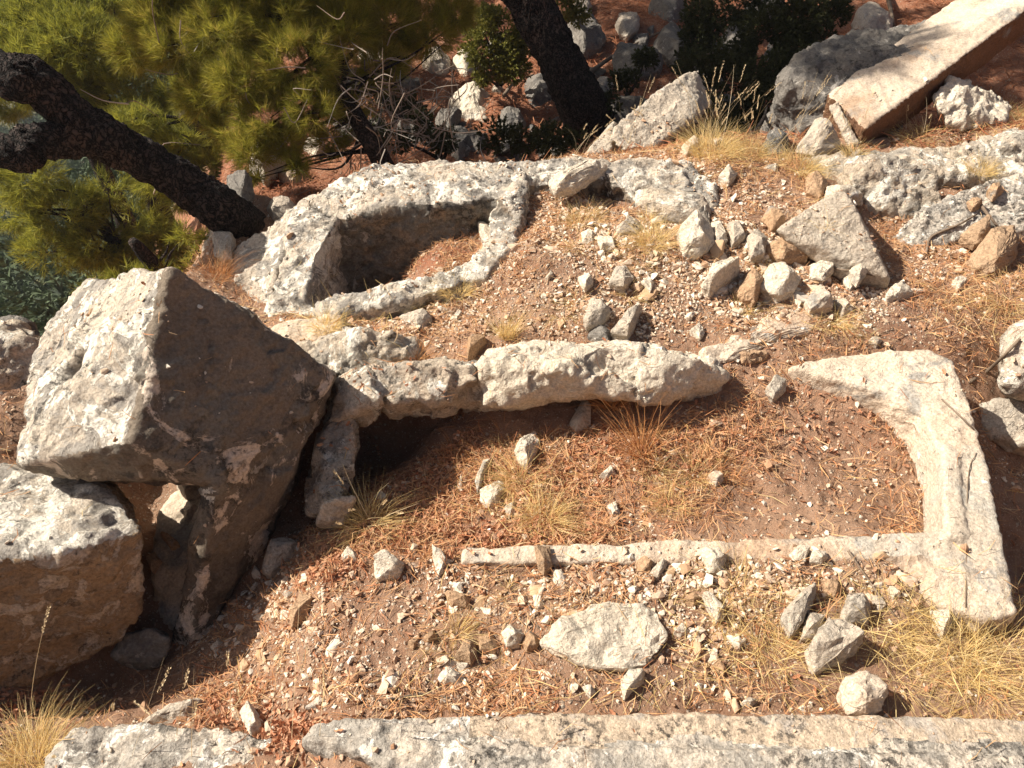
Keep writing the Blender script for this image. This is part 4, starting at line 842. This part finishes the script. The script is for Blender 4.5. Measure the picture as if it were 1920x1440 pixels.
def stalk(b, d, ln, r, parent, dr=None):
    dr = r.uniform(.05, .35) if dr is None else dr
    v, f, rn = ribbons(b[None], d, np.array([ln]), np.array([.0028]), np.array([dr]), r, 10)
    o = link('stalk', npmesh('stalk', v, f, rn), M['seed'], parent)
    fl = d[0]*np.array([1, 1, 0]); fl /= np.linalg.norm(fl)+1e-6
    V, Fq, k = [], [], 0
    for t in np.linspace(.78, 1.0, 15):
        c = b+d[0]*ln*t+fl*ln*dr*t*t*.5-np.array([0, 0, 1])*ln*dr*t*t*.55
        for sgn in (-1, 1):
            u = np.cross(d[0], r.normal(size=3)); u /= np.linalg.norm(u)
            tip = c+d[0]*.012+u*.0045; m = c+d[0]*.005+u*.004; w_ = np.cross(d[0], u)*.0018
            V += [c, m-w_, tip, m+w_]; Fq.append([k, k+1, k+2, k+3]); k += 4
    link('seed_head', npmesh('seed_head', np.array(V), np.array(Fq), r.random(len(V))), M['seed'], o)
tuft(1335,285,'tall straw grass clump with long seed stalks on the far terrace edge',.13,.2,900,stalks=26,sl=.5,droop=.5)
tuft(1405,290,'straw grass clump right of the tall seed stalk clump at the terrace edge',.08,.16,420,stalks=7,sl=.42)
tuft(1505,318,'yellow grass tuft left of the bedrock hump',.09,.15,480,stalks=5,sl=.42,lean=(.15,0))
tuft(1465,300,'sparse grass with long curved stalks at the edge by the shaded rocks',.05,.12,120,stalks=7,sl=.5,lean=(.1,0))
tuft(1225,455,'straw tuft in the far gravel right of the flat grey stone',.07,.15,420)
tuft(1095,418,'yellow straw tuft just under the far ledge',.07,.14,380)
tuft(1215,415,'small straw tuft at the foot of the low bedrock bump',.04,.1,160)
tuft(855,545,'yellow tuft beside the curved rim of the far basin',.07,.11,380)
tuft(950,630,'slender yellow tuft behind the trough back wall',.035,.16,260,droop=.3,spread=.4)
tuft(612,612,'rusty yellow tuft on the pale ledge below the far basin',.06,.12,320)
tuft(690,985,'straw yellow tuft at the front left corner of the trough',.06,.16,420,stalks=5,sl=.28,lean=(0,-.1))
tuft(975,905,'leafy straw grass left of centre inside the trough',.05,.17,340,lean=(-.1,-.05))
tuft(1020,975,'broad straw grass by the thin rim inside the trough',.06,.15,420,lean=(.05,-.1))
tuft(1225,885,'short yellow tuft inside the trough below the rusty stalks',.04,.09,200)
tuft(1305,890,'short yellow tuft left of the pale trough stone',.045,.1,240)
tuft(1255,950,'low straw tuft near the front of the trough bed',.045,.1,220)
tuft(1335,850,'thin pale tuft high in the trough bed',.03,.08,120)
tuft(1380,1110,'sprawling yellow grass above the left of the stone cluster',.09,.15,280,droop=1.1,wd=.0015)
tuft(1420,1170,'thick yellow grass left of the long curved grey stone',.1,.16,340,droop=1.2,lean=(.15,-.1),wd=.0015)
tuft(1470,1250,'matted straw grass below the big grey wedge',.1,.18,260,droop=1.4,lean=(.3,0),wd=.0015)
tuft(1660,1170,'matted grass between the stone cluster and the white wedge',.1,.16,200,droop=1.3,wd=.0015)
tuft(1700,1260,'flattened straw right of the round pinkish stone',.1,.2,200,droop=1.5,lean=(.4,.1),wd=.0015)
tuft(1790,1230,'dense golden grass at the lower right below the corner block',.11,.2,420,droop=1.2)
tuft(1880,1220,'dense golden grass at the right edge, lower right corner',.11,.22,480,droop=1.1)
tuft(1850,1310,'golden grass lying over the front ledge at the right edge',.1,.17,300,droop=1.5,lean=(-.3,-.1))
tuft(70,1440,'bushy golden grass in the bottom left corner',.10,.14,1200,stalks=4,sl=.3,mat='grass',droop=.9,at=Z(60,1440,-.22))
tuft(1840,320,'small yellow tuft on the bedrock at the upper right',.07,.12,320)
tuft(1560,602,'flat yellow tuft in front of the rubble pile',.06,.12,320,droop=1.2)
tuft(1625,635,'sparse yellow tuft above the trough corner',.03,.08,60)
tuft(860,1190,'upright green yellow tuft in the front soil',.025,.11,150,droop=.5,lean=(.2,.1))
tuft(932,1242,'low green yellow tuft right of the rust brown pyramid',.035,.06,170)
tuft(835,1225,'thin yellow blades left of the rust brown pyramid',.02,.1,50,lean=(-.5,.1))
tuft(950,1110,'thin yellow blades in the gravel under the rim',.02,.08,60)
tuft(1050,1160,'dry grey yellow tuft above the big flush rock',.025,.09,80)
tuft(400,520,'rusty grass tuft on the outcrop left of the far basin',.08,.17,400,mat='redgrass',droop=.4)
tuft(790,575,'rusty grass strip under the curved far basin rim',.07,.09,260)
tuft(1890,560,'pale straw grass at the right edge above the edge boulder',.12,.14,420,droop=1.3)
tuft(1890,215,'straw grass behind the chunky white boulder at the right edge',.12,.18,480,droop=.8)
tuft(1720,258,'thin straw along the foot of the fallen beam',.12,.16,240,lean=(-.3,0),stalks=3,sl=.3)
tuft(1600,290,'dry grass at the end of the fallen beam',.06,.12,160,stalks=3,sl=.3)
tuft(1145,760,'rusty stemmed dry plant with fan of long stalks behind the trough litter',.03,.22,160,mat='redgrass',droop=.15,lean=(-.1,.15),wd=.0025)
tuft(1200,850,'rusty fan of dry stalks in the middle of the trough',.03,.28,160,mat='redgrass',droop=.15,lean=(-.25,.15),wd=.0025)
tuft(780,670,'rusty grass right of the lichen spotted rock',.05,.11,200,mat='redgrass')
tuft(1180,270,'thin dry stalks beyond the far ledge',.06,.08,30,stalks=6,sl=.42)
tuft(1085,300,'pale seed stalks rising behind the far ledge, left of the narrow slab',.04,.08,30,stalks=7,sl=.38,at=Y(1085,300,4.75))
tuft(620,520,'two thin dry stalks in the dark end of the far basin',.02,.05,10,stalks=3,sl=.22)
rg = np.random.default_rng(404)
for i in range(34):
    if i < 20: px, py, lb, gp, mt = rg.uniform(840, 1500), rg.uniform(790, 990), 'one of the thin rusty grass sprigs growing in the trough litter', 'rusty sprigs in the trough', 'redgrass'
    else: px, py, lb, gp, mt = rg.uniform(1000, 1600), rg.uniform(400, 600), 'one of the thin straw sprigs growing in the far gravel', 'straw sprigs in the far gravel', 'grass'
    tuft(px, py, lb, .035, rg.uniform(.09, .17), int(rg.uniform(30, 90)), mat=mt, droop=rg.uniform(.4, 1.1), spread=1.3, lean=(rg.normal(0, .3), rg.normal(0, .3)))
    col.objects[-1]['group'] = gp
for i, (px, py, tx, ty, lb) in enumerate([(57,1330,68,1140,'single seed stalk in front of the ochre boulder'),(330,1395,338,1260,'upright seed stalk before the flat grey slab'),(240,1440,300,1262,'long slanting seed stalk across the dark gap'),
    (215,1365,210,1325,'short stalk at the corner of the grey ledge'),(505,1400,512,1205,'tall seed stalk over the leaf litter, left one'),(545,1420,555,1215,'tall seed stalk over the leaf litter, right one'),(432,1330,420,1230,'seed stalk beside the white oblong block'),
    (400,1440,260,1320,'low slanting stalk on the grey ledge'),(360,1440,355,1320,'thin stalk on the grey ledge'),(600,1440,590,1250,'thin stalk at the tip of the front ledge'),(480,1440,440,1290,'leaning stalk on the right of the grey ledge')]):
    b = Z(px, py, -.17 if px > 150 else -.3); yt = b[1]+.02+.0015*abs(tx-px); t_ = Y(tx, ty, yt); d = t_-b; ln = np.linalg.norm(d)
    e = empty('dry_stalk', b, lb, 'dry stalk'); stalk(np.zeros(3), (d/ln)[None], ln*1.03, np.random.default_rng(i), e, .08)

# ---------------------------------------------------------------- twigs, branches
def crom(P, k=8):
    P = np.array(P, float); Q = np.vstack([2*P[0]-P[1], P, 2*P[-1]-P[-2]]); out = []
    for i in range(1, len(Q)-2):
        for t in np.linspace(0, 1, k, endpoint=False):
            out.append(.5*((2*Q[i])+(-Q[i-1]+Q[i+1])*t+(2*Q[i-1]-5*Q[i]+4*Q[i+1]-Q[i+2])*t*t+(-Q[i-1]+3*Q[i]-3*Q[i+1]+Q[i+2])*t**3))
    out.append(Q[-2]); return np.array(out)
def tube(P, rad, sides=8, k=8, amp=0., freq=8.):
    C = crom(P, k); Rd = np.interp(np.linspace(0, 1, len(C)), np.linspace(0, 1, len(rad)), rad)
    T = np.gradient(C, axis=0); T /= np.linalg.norm(T, axis=1)[:, None]
    u = np.cross(T, [.3, .9, .2]); u /= np.linalg.norm(u, axis=1)[:, None]; w_ = np.cross(T, u)
    a = np.linspace(0, 2*math.pi, sides, endpoint=False)
    rr = Rd[:, None]*np.ones(sides)
    V = C[:, None, :]+(u[:, None, :]*np.cos(a)[None, :, None]+w_[:, None, :]*np.sin(a)[None, :, None])*rr[..., None]
    if amp:
        p = V.reshape(-1, 3); q = p*np.array([1, 1, .45]); d = amp*(.7*ridged(q, freq, 4, .6)+.6*fbm(q, freq*.3, 2)); nrm = (p.reshape(V.shape)-C[:, None, :]); nrm /= np.linalg.norm(nrm, axis=2)[..., None]
        V = V+nrm*d.reshape(V.shape[:2])[..., None]
    m = len(C); V = V.reshape(-1, 3); i = np.arange(m-1)[:, None]*sides; j = np.arange(sides)[None]
    Fq = np.stack([i+j, i+(j+1) % sides, i+sides+(j+1) % sides, i+sides+j], -1).reshape(-1, 4)
    V = np.vstack([V, C[:1], C[-1:]]); b0, b1 = len(V)-2, len(V)-1; jj = np.arange(sides)
    caps = np.concatenate([np.stack([(jj+1) % sides, jj, np.full(sides, b0), np.full(sides, b0)], 1), np.stack([(m-1)*sides+jj, (m-1)*sides+(jj+1) % sides, np.full(sides, b1), np.full(sides, b1)], 1)])
    return V, Fq, caps
def tube_obj(name, P, rad, mat, parent=None, loc=None, **kw):
    V, Fq, caps = tube(P, rad, **kw)
    if loc is not None: V = V-np.asarray(loc)
    me = bpy.data.meshes.new(name); me.from_pydata(V.tolist(), [], Fq.tolist()+[c[:3].tolist() for c in caps]); me.polygons.foreach_set('use_smooth', np.ones(len(me.polygons), bool)); me.update()
    return link(name, me, mat, parent, None if parent else loc)
TW = [([(725,1315),(790,1310),(850,1312)],'dark twig lying on the front soil above the ledge',.004),([(1590,1035),(1620,1075),(1660,1130),(1680,1160)],'long grey twig crossing the lower right corner of the gravel',.004),
 ([(1480,470),(1560,505),(1600,510),(1640,520)],'long thin twig across the foot of the triangular slab',.005),([(1735,480),(1745,450),(1800,425),(1830,405)],'dark curved stick below the white sloping bedrock',.007),
 ([(1830,380),(1850,410),(1878,440)],'short forked brown stick leaning on the brown rock',.009),([(1815,720),(1850,700),(1880,670),(1910,640)],'bent branch leaning on the edge boulder',.009),([(1765,750),(1830,810),(1870,860),(1925,905)],'thin yellow stem crossing the right trough arm',.003),
 ([(1400,790),(1440,775),(1460,770)],'short dark twig on the soil of the trough',.004),([(1360,930),(1385,905)],'small dark twig near the pale trough stone',.004),([(1810,1140),(1815,900),(1830,850)],'long dry stem lying down the right trough arm',.0022),
 ([(1640,590),(1700,595),(1730,585),(1740,560)],'curved dry twig on the soil right of the rubble',.004),([(700,1265),(740,1270),(745,1300)],'small forked twig in the left front soil',.004),([(1285,510),(1330,540),(1380,560)],'thin twig in the left of the rubble pile',.004),
 ([(1170,1110),(1200,1070),(1215,1060)],'small dark twig in the gravel below the rim',.003),([(985,1120),(1000,1150),(1010,1180)],'dark twig standing left of the big flush rock',.004)]
for P, lb, rd in TW:
    Q = [hit(*p)+np.array([0, 0, rd*1.5]) for p in P]; Q = np.array(Q); Q[1:-1] += np.random.default_rng(len(lb)).normal(0, .008, Q[1:-1].shape)
    o = tube_obj('twig', Q, [rd, rd*.8, rd*.5], M['twig'], loc=Q[0], k=6, sides=6, amp=rd*.2, freq=40); tag(o, lb, 'twig')

# ---------------------------------------------------------------- trees
def tufts(cen, dr, k, ln, wd, r, sp=.55):
    n = len(cen); c = np.repeat(cen, k, 0); d = np.repeat(dr, k, 0)+r.normal(0, sp, (n*k, 3)); d /= np.linalg.norm(d, axis=1)[:, None]
    c = c+d*ln*.05-np.repeat(dr, k, 0)*(r.random(n*k)*ln*.7)[:, None]
    s = np.cross(d, r.normal(size=(n*k, 3))); s /= np.linalg.norm(s, axis=1)[:, None]; L_ = ln*r.uniform(.6, 1.1, n*k)
    V = np.stack([c-s*wd*.5, c+s*wd*.5, c+d*L_[:, None]], 1).reshape(-1, 3); f = np.arange(n*k*3).reshape(-1, 3)
    rn = np.clip(np.repeat(r.random(n), k)*.75+r.random(n*k)*.25, 0, 1); return V, f, np.repeat(rn, 3)
def crown(name, parent, blobs, per, k, ln, wd, mat, seed, up=.25, loc=None, fill=.55):
    r = np.random.default_rng(seed); C_, D_ = [], []
    for c, rd in blobs:
        m = int(per*(rd**2)) if rd < 50 else per
        u = r.normal(size=(m, 3)); u /= np.linalg.norm(u, axis=1)[:, None]; q = fill+(1-fill)*r.random(m)**.7
        p = c+u*rd*q[:, None]*np.array([1, 1, .8]); hole_ = fbm(p+seed, 1.6/rd*.5, 2)+.5*fbm(p, 1.4/rd, 2) > -.18
        C_.append(p[hole_]); dd = u+np.array([0, 0, up]); D_.append((dd/np.linalg.norm(dd, axis=1)[:, None])[hole_])
    v, f, rn = tufts(np.concatenate(C_), np.concatenate(D_), k, ln, wd, r)
    off = np.array(loc if loc is not None else parent.location)
    return link(name, npmesh(name, v-off, f, rn), M[mat], parent, loc if parent is None else None)
def pine(label, base, trunk, rad, blobs, per, k, ln, wd, mat, seed, deadtw=0, group=None, tk=10, amp=.02, nb=1):
    e = empty('pine_tree', base, label, 'pine tree', group); off = np.asarray(base)
    T = np.array([base]+list(trunk)); t = tube_obj('trunk', T-off, rad, M['bark'], e, sides=tk, amp=amp, freq=12 if tk > 60 else 9, k=34 if tk > 60 else 10)
    r = np.random.default_rng(seed); Cc = crom(T, 8); V, Fq, Rn, n0 = [], [], [], 0
    for c, rd in blobs:
        for _ in range(nb):
            j = np.argmin(np.linalg.norm(Cc-c, axis=1)); j = max(0, j-r.integers(0, 6)); s = Cc[j]; q = c+r.normal(0, rd*.35, 3); m = (s+q)/2+r.normal(0, .08, 3)*np.linalg.norm(q-s)
            v, f, cps = tube([s, m, q], [rad[-1]*.7, rad[-1]*.4, rad[-1]*.15], 5, 5); V.append(v); Fq.append(f+n0); n0 += len(v)
    if V: link('branches', npmesh('branches', np.concatenate(V)-off, np.concatenate(Fq), smooth=True), M['bark'], e)
    if blobs: crown('crown', e, blobs, per, k, ln, wd, mat, seed)
    return e
def B(lst, dist):
    return [(D(px, py, dist+dd), rp/F*dist) for px, py, rp, dd in lst]
# big leaning pine, left
t1 = [D(430,405,5.05), D(350,345,5.0), D(270,298,4.95), D(190,255,4.9), D(130,225,4.9)]
e1 = pine('big dark pine trunk leaning left and forking at the left edge', Z(478,455,-.55), t1, [.16,.105,.098,.092,.088,.09], [], 0, 0, 0, 0, 'pine', 1, tk=110, amp=.024)
off1 = np.array(e1.location)
tube_obj('limb', np.array([D(165,240,4.9), D(110,190,4.9), D(50,140,4.9), D(-60,90,5.0), np.array([-4.6,5.2,2.2]), np.array([-6.3,8.2,4.2]), np.array([-6.6,11.8,5.2])])-off1, [.075,.088,.08,.075,.07,.05], M['bark'], e1, sides=90, amp=.02, freq=12, k=26)
tube_obj('limb', np.array([D(190,262,4.92), D(120,262,4.9), D(50,265,4.85), D(-60,258,4.85), np.array([-5.,4.2,1.6]), np.array([-7.,6.5,3.4])])-off1, [.065,.075,.066,.06,.06,.04], M['bark'], e1, sides=80, amp=.018, freq=12, k=26)
crown('crown', e1, [(np.array([-6.8,12.6,5.6]),1.3),(np.array([-8.,12.4,5.]),1.2),(np.array([-5.5,13.,5.2]),1.2)], 500, 14, .16, .012, 'pine', 5)
# second leaning trunk, centre
e2 = pine('dark pine trunk leaning left beyond the far ledge at the top centre', Z(1105,232,-.85), [D(1085,185,7.5), D(1040,95,7.4), D(990,0,7.4), D(930,-110,7.4), np.array([-1.1,7.9,2.6]), np.array([-2.2,8.7,4.3])],
          [.2,.175,.155,.15,.14,.11,.07], [], 0, 0, 0, 0, 'pine', 2, tk=110, amp=.028)
crown('crown', e2, [(np.array([-3.6,9.2,4.4]),1.3),(np.array([-2.5,9.1,4.9]),1.1),(np.array([-3.1,8.1,4.6]),1.0),(np.array([-5.3,7.0,4.3]),.9),(np.array([-4.4,7.5,4.7]),.8),(np.array([-2.9,6.6,5.3]),.55),(np.array([-.6,9.0,6.4]),1.5),(np.array([1.6,9.6,6.6]),1.5),(np.array([.4,7.9,7.0]),1.3),(np.array([2.6,8.4,7.2]),1.2),(np.array([-.5,6.9,7.]),1.1),(np.array([1.2,7.2,6.6]),1.2),(np.array([3.,7.,6.9]),1.2),(np.array([3.8,9.8,6.3]),1.4),(np.array([0.,10.8,6.2]),1.4)], 1500, 14, .16, .016, 'pine', 6)  # unseen crowns added above the frame to shade the background and block sky
_b = np.array([-3.6, 11.6, 0.]); _b[2] = H(_b[0], _b[1])[0]-.1  # unseen pine, added so that its crown shades the far right slope
pine('tall unseen pine added behind the young pine to shade the background', _b, [_b+np.array([.1,-.1,1.5]), _b+np.array([.3,-.3,3.5]), np.array([-3.1,11.,5.2])], [.2,.17,.13,.05],
     [(np.array([-3.2,11.1,5.0]),1.4),(np.array([-2.1,10.1,5.2]),1.2),(np.array([-1.0,10.4,5.6]),1.3),(np.array([-3.9,12.2,5.2]),1.2),(np.array([-2.0,12.0,5.8]),1.2)], 1300, 14, .16, .016, 'pine', 31, nb=1)
# young pine close behind the far basin
yb = [(300,40,60,.4),(335,95,60,.2),(410,60,70,0),(520,30,70,0),(455,150,60,-.1),(560,110,70,-.2),(640,50,60,0),(730,40,60,.3),(800,60,60,.4),(710,120,55,.2),(385,180,55,.2),(500,225,55,-.2),(585,200,50,-.3),
      (470,285,45,-.2),(535,262,40,-.2),(430,240,50,0),(850,20,45,.5),(250,90,50,.6),(620,265,35,-.1),(660,200,40,0),(340,20,60,.5),(620,-40,90,.2),(450,-40,90,.2),(300,-60,80,.5),(780,-30,70,.5),(560,310,22,-.3),(480,335,16,-.3)]
e3 = pine('young yellow green pine with fine needles and dead lower twigs behind the far basin', Z(738,345,-.75), [D(700,275,6.0), D(650,190,6.1), D(608,130,6.2), D(560,50,6.3), D(520,-60,6.4)],
          [.075,.062,.052,.045,.035,.02], B(yb, 6.2), 7000, 26, .1, .0032, 'pine', 3, nb=2, tk=16, amp=.006)
r = np.random.default_rng(77)
V, Fq, Rn, n0 = [], [], [], 0
for i in range(260):
    px, py = r.normal(715, 75), r.normal(225, 65)
    if i > 240: px, py = r.normal(450, 150), r.normal(200, 90)
    p = D(px, py, 6.2+r.normal(0, .25)); d = r.normal(size=3); d /= np.linalg.norm(d); l = r.uniform(.1, .4)
    v, f, _ = tube([p, p+d*l*.5+r.normal(0, .03, 3), p+d*l+r.normal(0, .06, 3)], [.005, .0035, .0015], 4, 4); V.append(v); Fq.append(f+n0); Rn.append(np.full(len(v), r.random())); n0 += len(v)
link('dead_twigs', npmesh('dead_twigs', np.concatenate(V)-np.array(e3.location), np.concatenate(Fq), np.concatenate(Rn)), M['deadtwig'], e3)['kind'] = 'stuff'
# trees on the slope behind
TREES = [('yellow green pine crown behind the fork of the leaning trunk', [(60,130,70,0),(140,90,80,0),(235,170,80,0),(120,170,60,0),(190,40,80,.5),(300,240,60,0),(100,30,80,.5),(30,60,60,.4)], 9.5, (150,420)),
 ('pine crown between the leaning trunk and the young pine', [(330,270,55,0),(290,320,50,0),(390,320,50,0),(250,235,50,0),(400,230,50,.3),(420,180,60,.5),(350,200,60,.4),(440,300,40,.2),(340,370,35,0)], 8.5, (340,470)),
 ('pine crown under the leaning trunk near the left edge', [(60,335,55,0),(120,400,65,0),(200,355,45,0),(180,455,60,0),(250,420,60,0),(90,470,50,0),(300,460,50,0),(30,400,40,.3),(230,490,50,.2),(330,500,40,0)], 9, (180,600)),
 ('hazy pine crown in the top left corner', [(20,20,70,0),(90,-30,80,0),(20,200,30,0),(-60,100,80,0),(170,-40,80,0)], 12, (20,380)),
 ('small pine crown behind the apex of the lid', [(240,520,35,0),(180,540,30,0),(300,520,30,0),(345,440,30,0)], 8, (240,640)),
 ('pine crown half hidden behind the top of the young pine', [(560,10,70,0),(640,-30,70,.5),(600,20,80,1),(480,60,80,1)], 8.4, (620,200))]
for i, (lb, bl, dist, (bx, by)) in enumerate(TREES):
    bb = B(bl, dist); c = np.mean([b[0] for b in bb], 0); bs_ = np.array([c[0]+.2, c[1]+.3, 0]); bs_[2] = H(bs_[0], bs_[1])[0]-.1
    pine(lb, bs_, [bs_*.5+c*.5+np.array([.1, 0, -.1]), c+np.array([0, 0, .3])], [.14, .1, .03], bb, 3400, 18, .12, .006, 'pinefar', 20+i, nb=2)
# shrubs
def shrub(label, bl, dist, per, mat, seed, base, ln=.034, wd=.018, name='shrub'):
    bb = B(bl, dist); b = np.array(base); e = empty(name, b, label, 'shrub'); crown('foliage', e, bb, per, 6, ln, wd, mat, seed, fill=.2)
    V, Fq, n0 = [], [], 0
    for c, rd in bb:
        v, f, _ = tube([b, (b+c)/2+np.array([.03, 0, 0]), c], [.02, .014, .006], 5, 5); V.append(v-b); Fq.append(f+n0); n0 += len(v)
    link('stems', npmesh('stems', np.concatenate(V), np.concatenate(Fq), smooth=True), M['bark'], e)
shrub('olive green rounded shrub left of the centre leaning trunk', [(900,95,40,0),(945,80,45,0),(960,125,38,0),(925,50,45,0),(905,145,22,0),(970,95,30,0),(900,40,40,.2)], 8.3, 17000, 'shrub', 1, hit(935,165,False))
shrub('yellow olive shrub touching the top edge right of the trunk', [(1060,10,35,0),(1085,30,25,0),(1045,-20,40,0)], 9.5, 9000, 'shrub', 2, hit(1075,60,False))
shrub('bright yellow green shrub between the lid and the outcrop', [(372,470,28,0),(355,500,25,0),(385,445,20,0),(350,525,16,0)], 5.3, 6000, 'pine', 3, Z(372,545,-1.0), .05, .006)
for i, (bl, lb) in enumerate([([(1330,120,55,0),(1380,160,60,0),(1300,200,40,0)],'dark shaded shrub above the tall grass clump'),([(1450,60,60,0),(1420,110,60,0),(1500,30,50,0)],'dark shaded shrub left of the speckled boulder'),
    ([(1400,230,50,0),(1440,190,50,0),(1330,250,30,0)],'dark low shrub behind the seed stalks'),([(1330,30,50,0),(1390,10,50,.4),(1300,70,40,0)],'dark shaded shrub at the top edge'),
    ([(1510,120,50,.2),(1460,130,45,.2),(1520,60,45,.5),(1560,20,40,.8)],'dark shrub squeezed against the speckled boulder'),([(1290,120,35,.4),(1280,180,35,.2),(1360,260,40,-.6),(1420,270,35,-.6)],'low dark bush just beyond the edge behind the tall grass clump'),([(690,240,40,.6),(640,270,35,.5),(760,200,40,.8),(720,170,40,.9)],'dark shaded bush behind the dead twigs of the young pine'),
    ([(930,255,35,-1.2),(975,262,30,-1.2),(1030,262,35,-1.3),(1075,255,25,-1.3)],'low dark bush added to deepen the shade right behind the far basin'),([(1170,150,32,.4),(1140,195,30,.2),(1210,110,28,.8)],'dark straggly bush added as dark fill between the centre trunk and the tilted slab'),  # these two bushes are added to darken shaded gaps
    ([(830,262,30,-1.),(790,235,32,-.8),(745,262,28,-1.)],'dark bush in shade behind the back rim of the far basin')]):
    shrub(lb, bl, 7.4+.3*(i % 2), 15000, 'shadeshrub', 40+i, hit(bl[0][0], bl[0][1]+40, False))
rbk = np.random.default_rng(91)
for i in range(70):
    px, py = rbk.uniform(620, 1560), rbk.uniform(5, 292); ww = rbk.uniform(20, 60); hh = ww*rbk.uniform(.5, .9)
    if py < 150 and px < 850: continue
    if 850 < px < 1010 and 110 < py < 215: continue
    k = rbk.integers(5, 9); an = np.sort(rbk.uniform(0, 2*math.pi, k)); pts = [(px+ww*.6*math.cos(t)*rbk.uniform(.7, 1.2), py+hh*.6*math.sin(t)*rbk.uniform(.7, 1.2)) for t in an]
    if np.ptp(np.array(pts)[:, 0]) < 12 or np.ptp(np.array(pts)[:, 1]) < 8: continue
    ostone('one of the angular grey rocks jumbled on the shaded needle slope', 'shadegrey', pts, h=.42, name='rock', cat='rock', group='rocks jumbled on the shaded slope', rocks=False)
# branches on the ground beyond
for P, lb, rd in [([(1100,150),(1150,115),(1200,88),(1245,66)],'long bleached branch lying right of the trunk foot',.022),([(1655,-20),(1665,20),(1672,60)],'thin grey trunk of a small tree at the top beside the beam',.03),
                  ([(945,190),(965,165),(1000,150)],'broken dead branch under the olive shrub',.018)]:
    Q = np.array([hit(*p, False)+np.array([0, 0, rd+.04]) for p in P]); o = tube_obj('fallen_branch', Q, [rd, rd*.8, rd*.5], M['twig'], loc=Q[0], k=6, sides=7, amp=rd*.2, freq=14); tag(o, lb, 'branch')
# distant wood in the valley
r = np.random.default_rng(9); n = 900; x = r.uniform(-50, -5.5, n); y = r.uniform(3, 60, n); z = H(x, y); keep = (x < -5.5-.0*y)
C_, D_ = [], []
for a, b, c in zip(x[keep], y[keep], z[keep]):
    rd = r.uniform(.5, 1.3); m = 150; u = r.normal(size=(m, 3)); u /= np.linalg.norm(u, axis=1)[:, None]; C_.append(np.array([a, b, c+rd*.9])+u*rd*r.uniform(.5, 1, (m, 1))*np.array([1, 1, 1.1])); D_.append(u)
for i in range(170):  # tall unseen crowns added beyond the frame to cut off horizon skylight
    a, b = r.uniform(-9, 22), r.uniform(14.5, 30); c = float(H(a, b)[0]); rd = r.uniform(1.2, 2.3)
    for hh in (1.5, 3.8):
        m = 260; u = r.normal(size=(m, 3)); u /= np.linalg.norm(u, axis=1)[:, None]; C_.append(np.array([a, b, c+hh])+u*rd*r.uniform(.5, 1, (m, 1))); D_.append(u)
v, f, rn = tufts(np.concatenate(C_), np.concatenate(D_), 8, .2, .06, r); tag(link('distant_wood', npmesh('distant_wood', v, f, rn), M['valley']), 'dark wood covering the valley below at the left, with unseen crowns added beyond the terrace to block sky', 'wood', kind='stuff')

# ---------------------------------------------------------------- air
bm = bmesh.new(); bmesh.ops.create_cube(bm, size=1.)
zlo = float(TZ.min())-1; zhi = 9.5
for v_ in bm.verts: v_.co = ((-95 if v_.co.x < 0 else 65), (-12 if v_.co.y < 0 else 125), (zlo if v_.co.z < 0 else max(zhi, float(TZ.max())+1)))
hm = bpy.data.meshes.new('haze'); bm.to_mesh(hm); bm.free()
m = bpy.data.materials.new('air'); m.use_nodes = True; nt = m.node_tree; nt.nodes.clear()
pv = nt.nodes.new('ShaderNodeVolumePrincipled'); pv.inputs['Color'].default_value = (.82, .88, 1, 1); pv.inputs['Density'].default_value = .0009; pv.inputs['Anisotropy'].default_value = .3
om = nt.nodes.new('ShaderNodeOutputMaterial'); nt.links.new(pv.outputs[0], om.inputs['Volume'])
tag(link('haze', hm, m), 'thin bluish air haze over the valley', 'haze', kind='stuff')
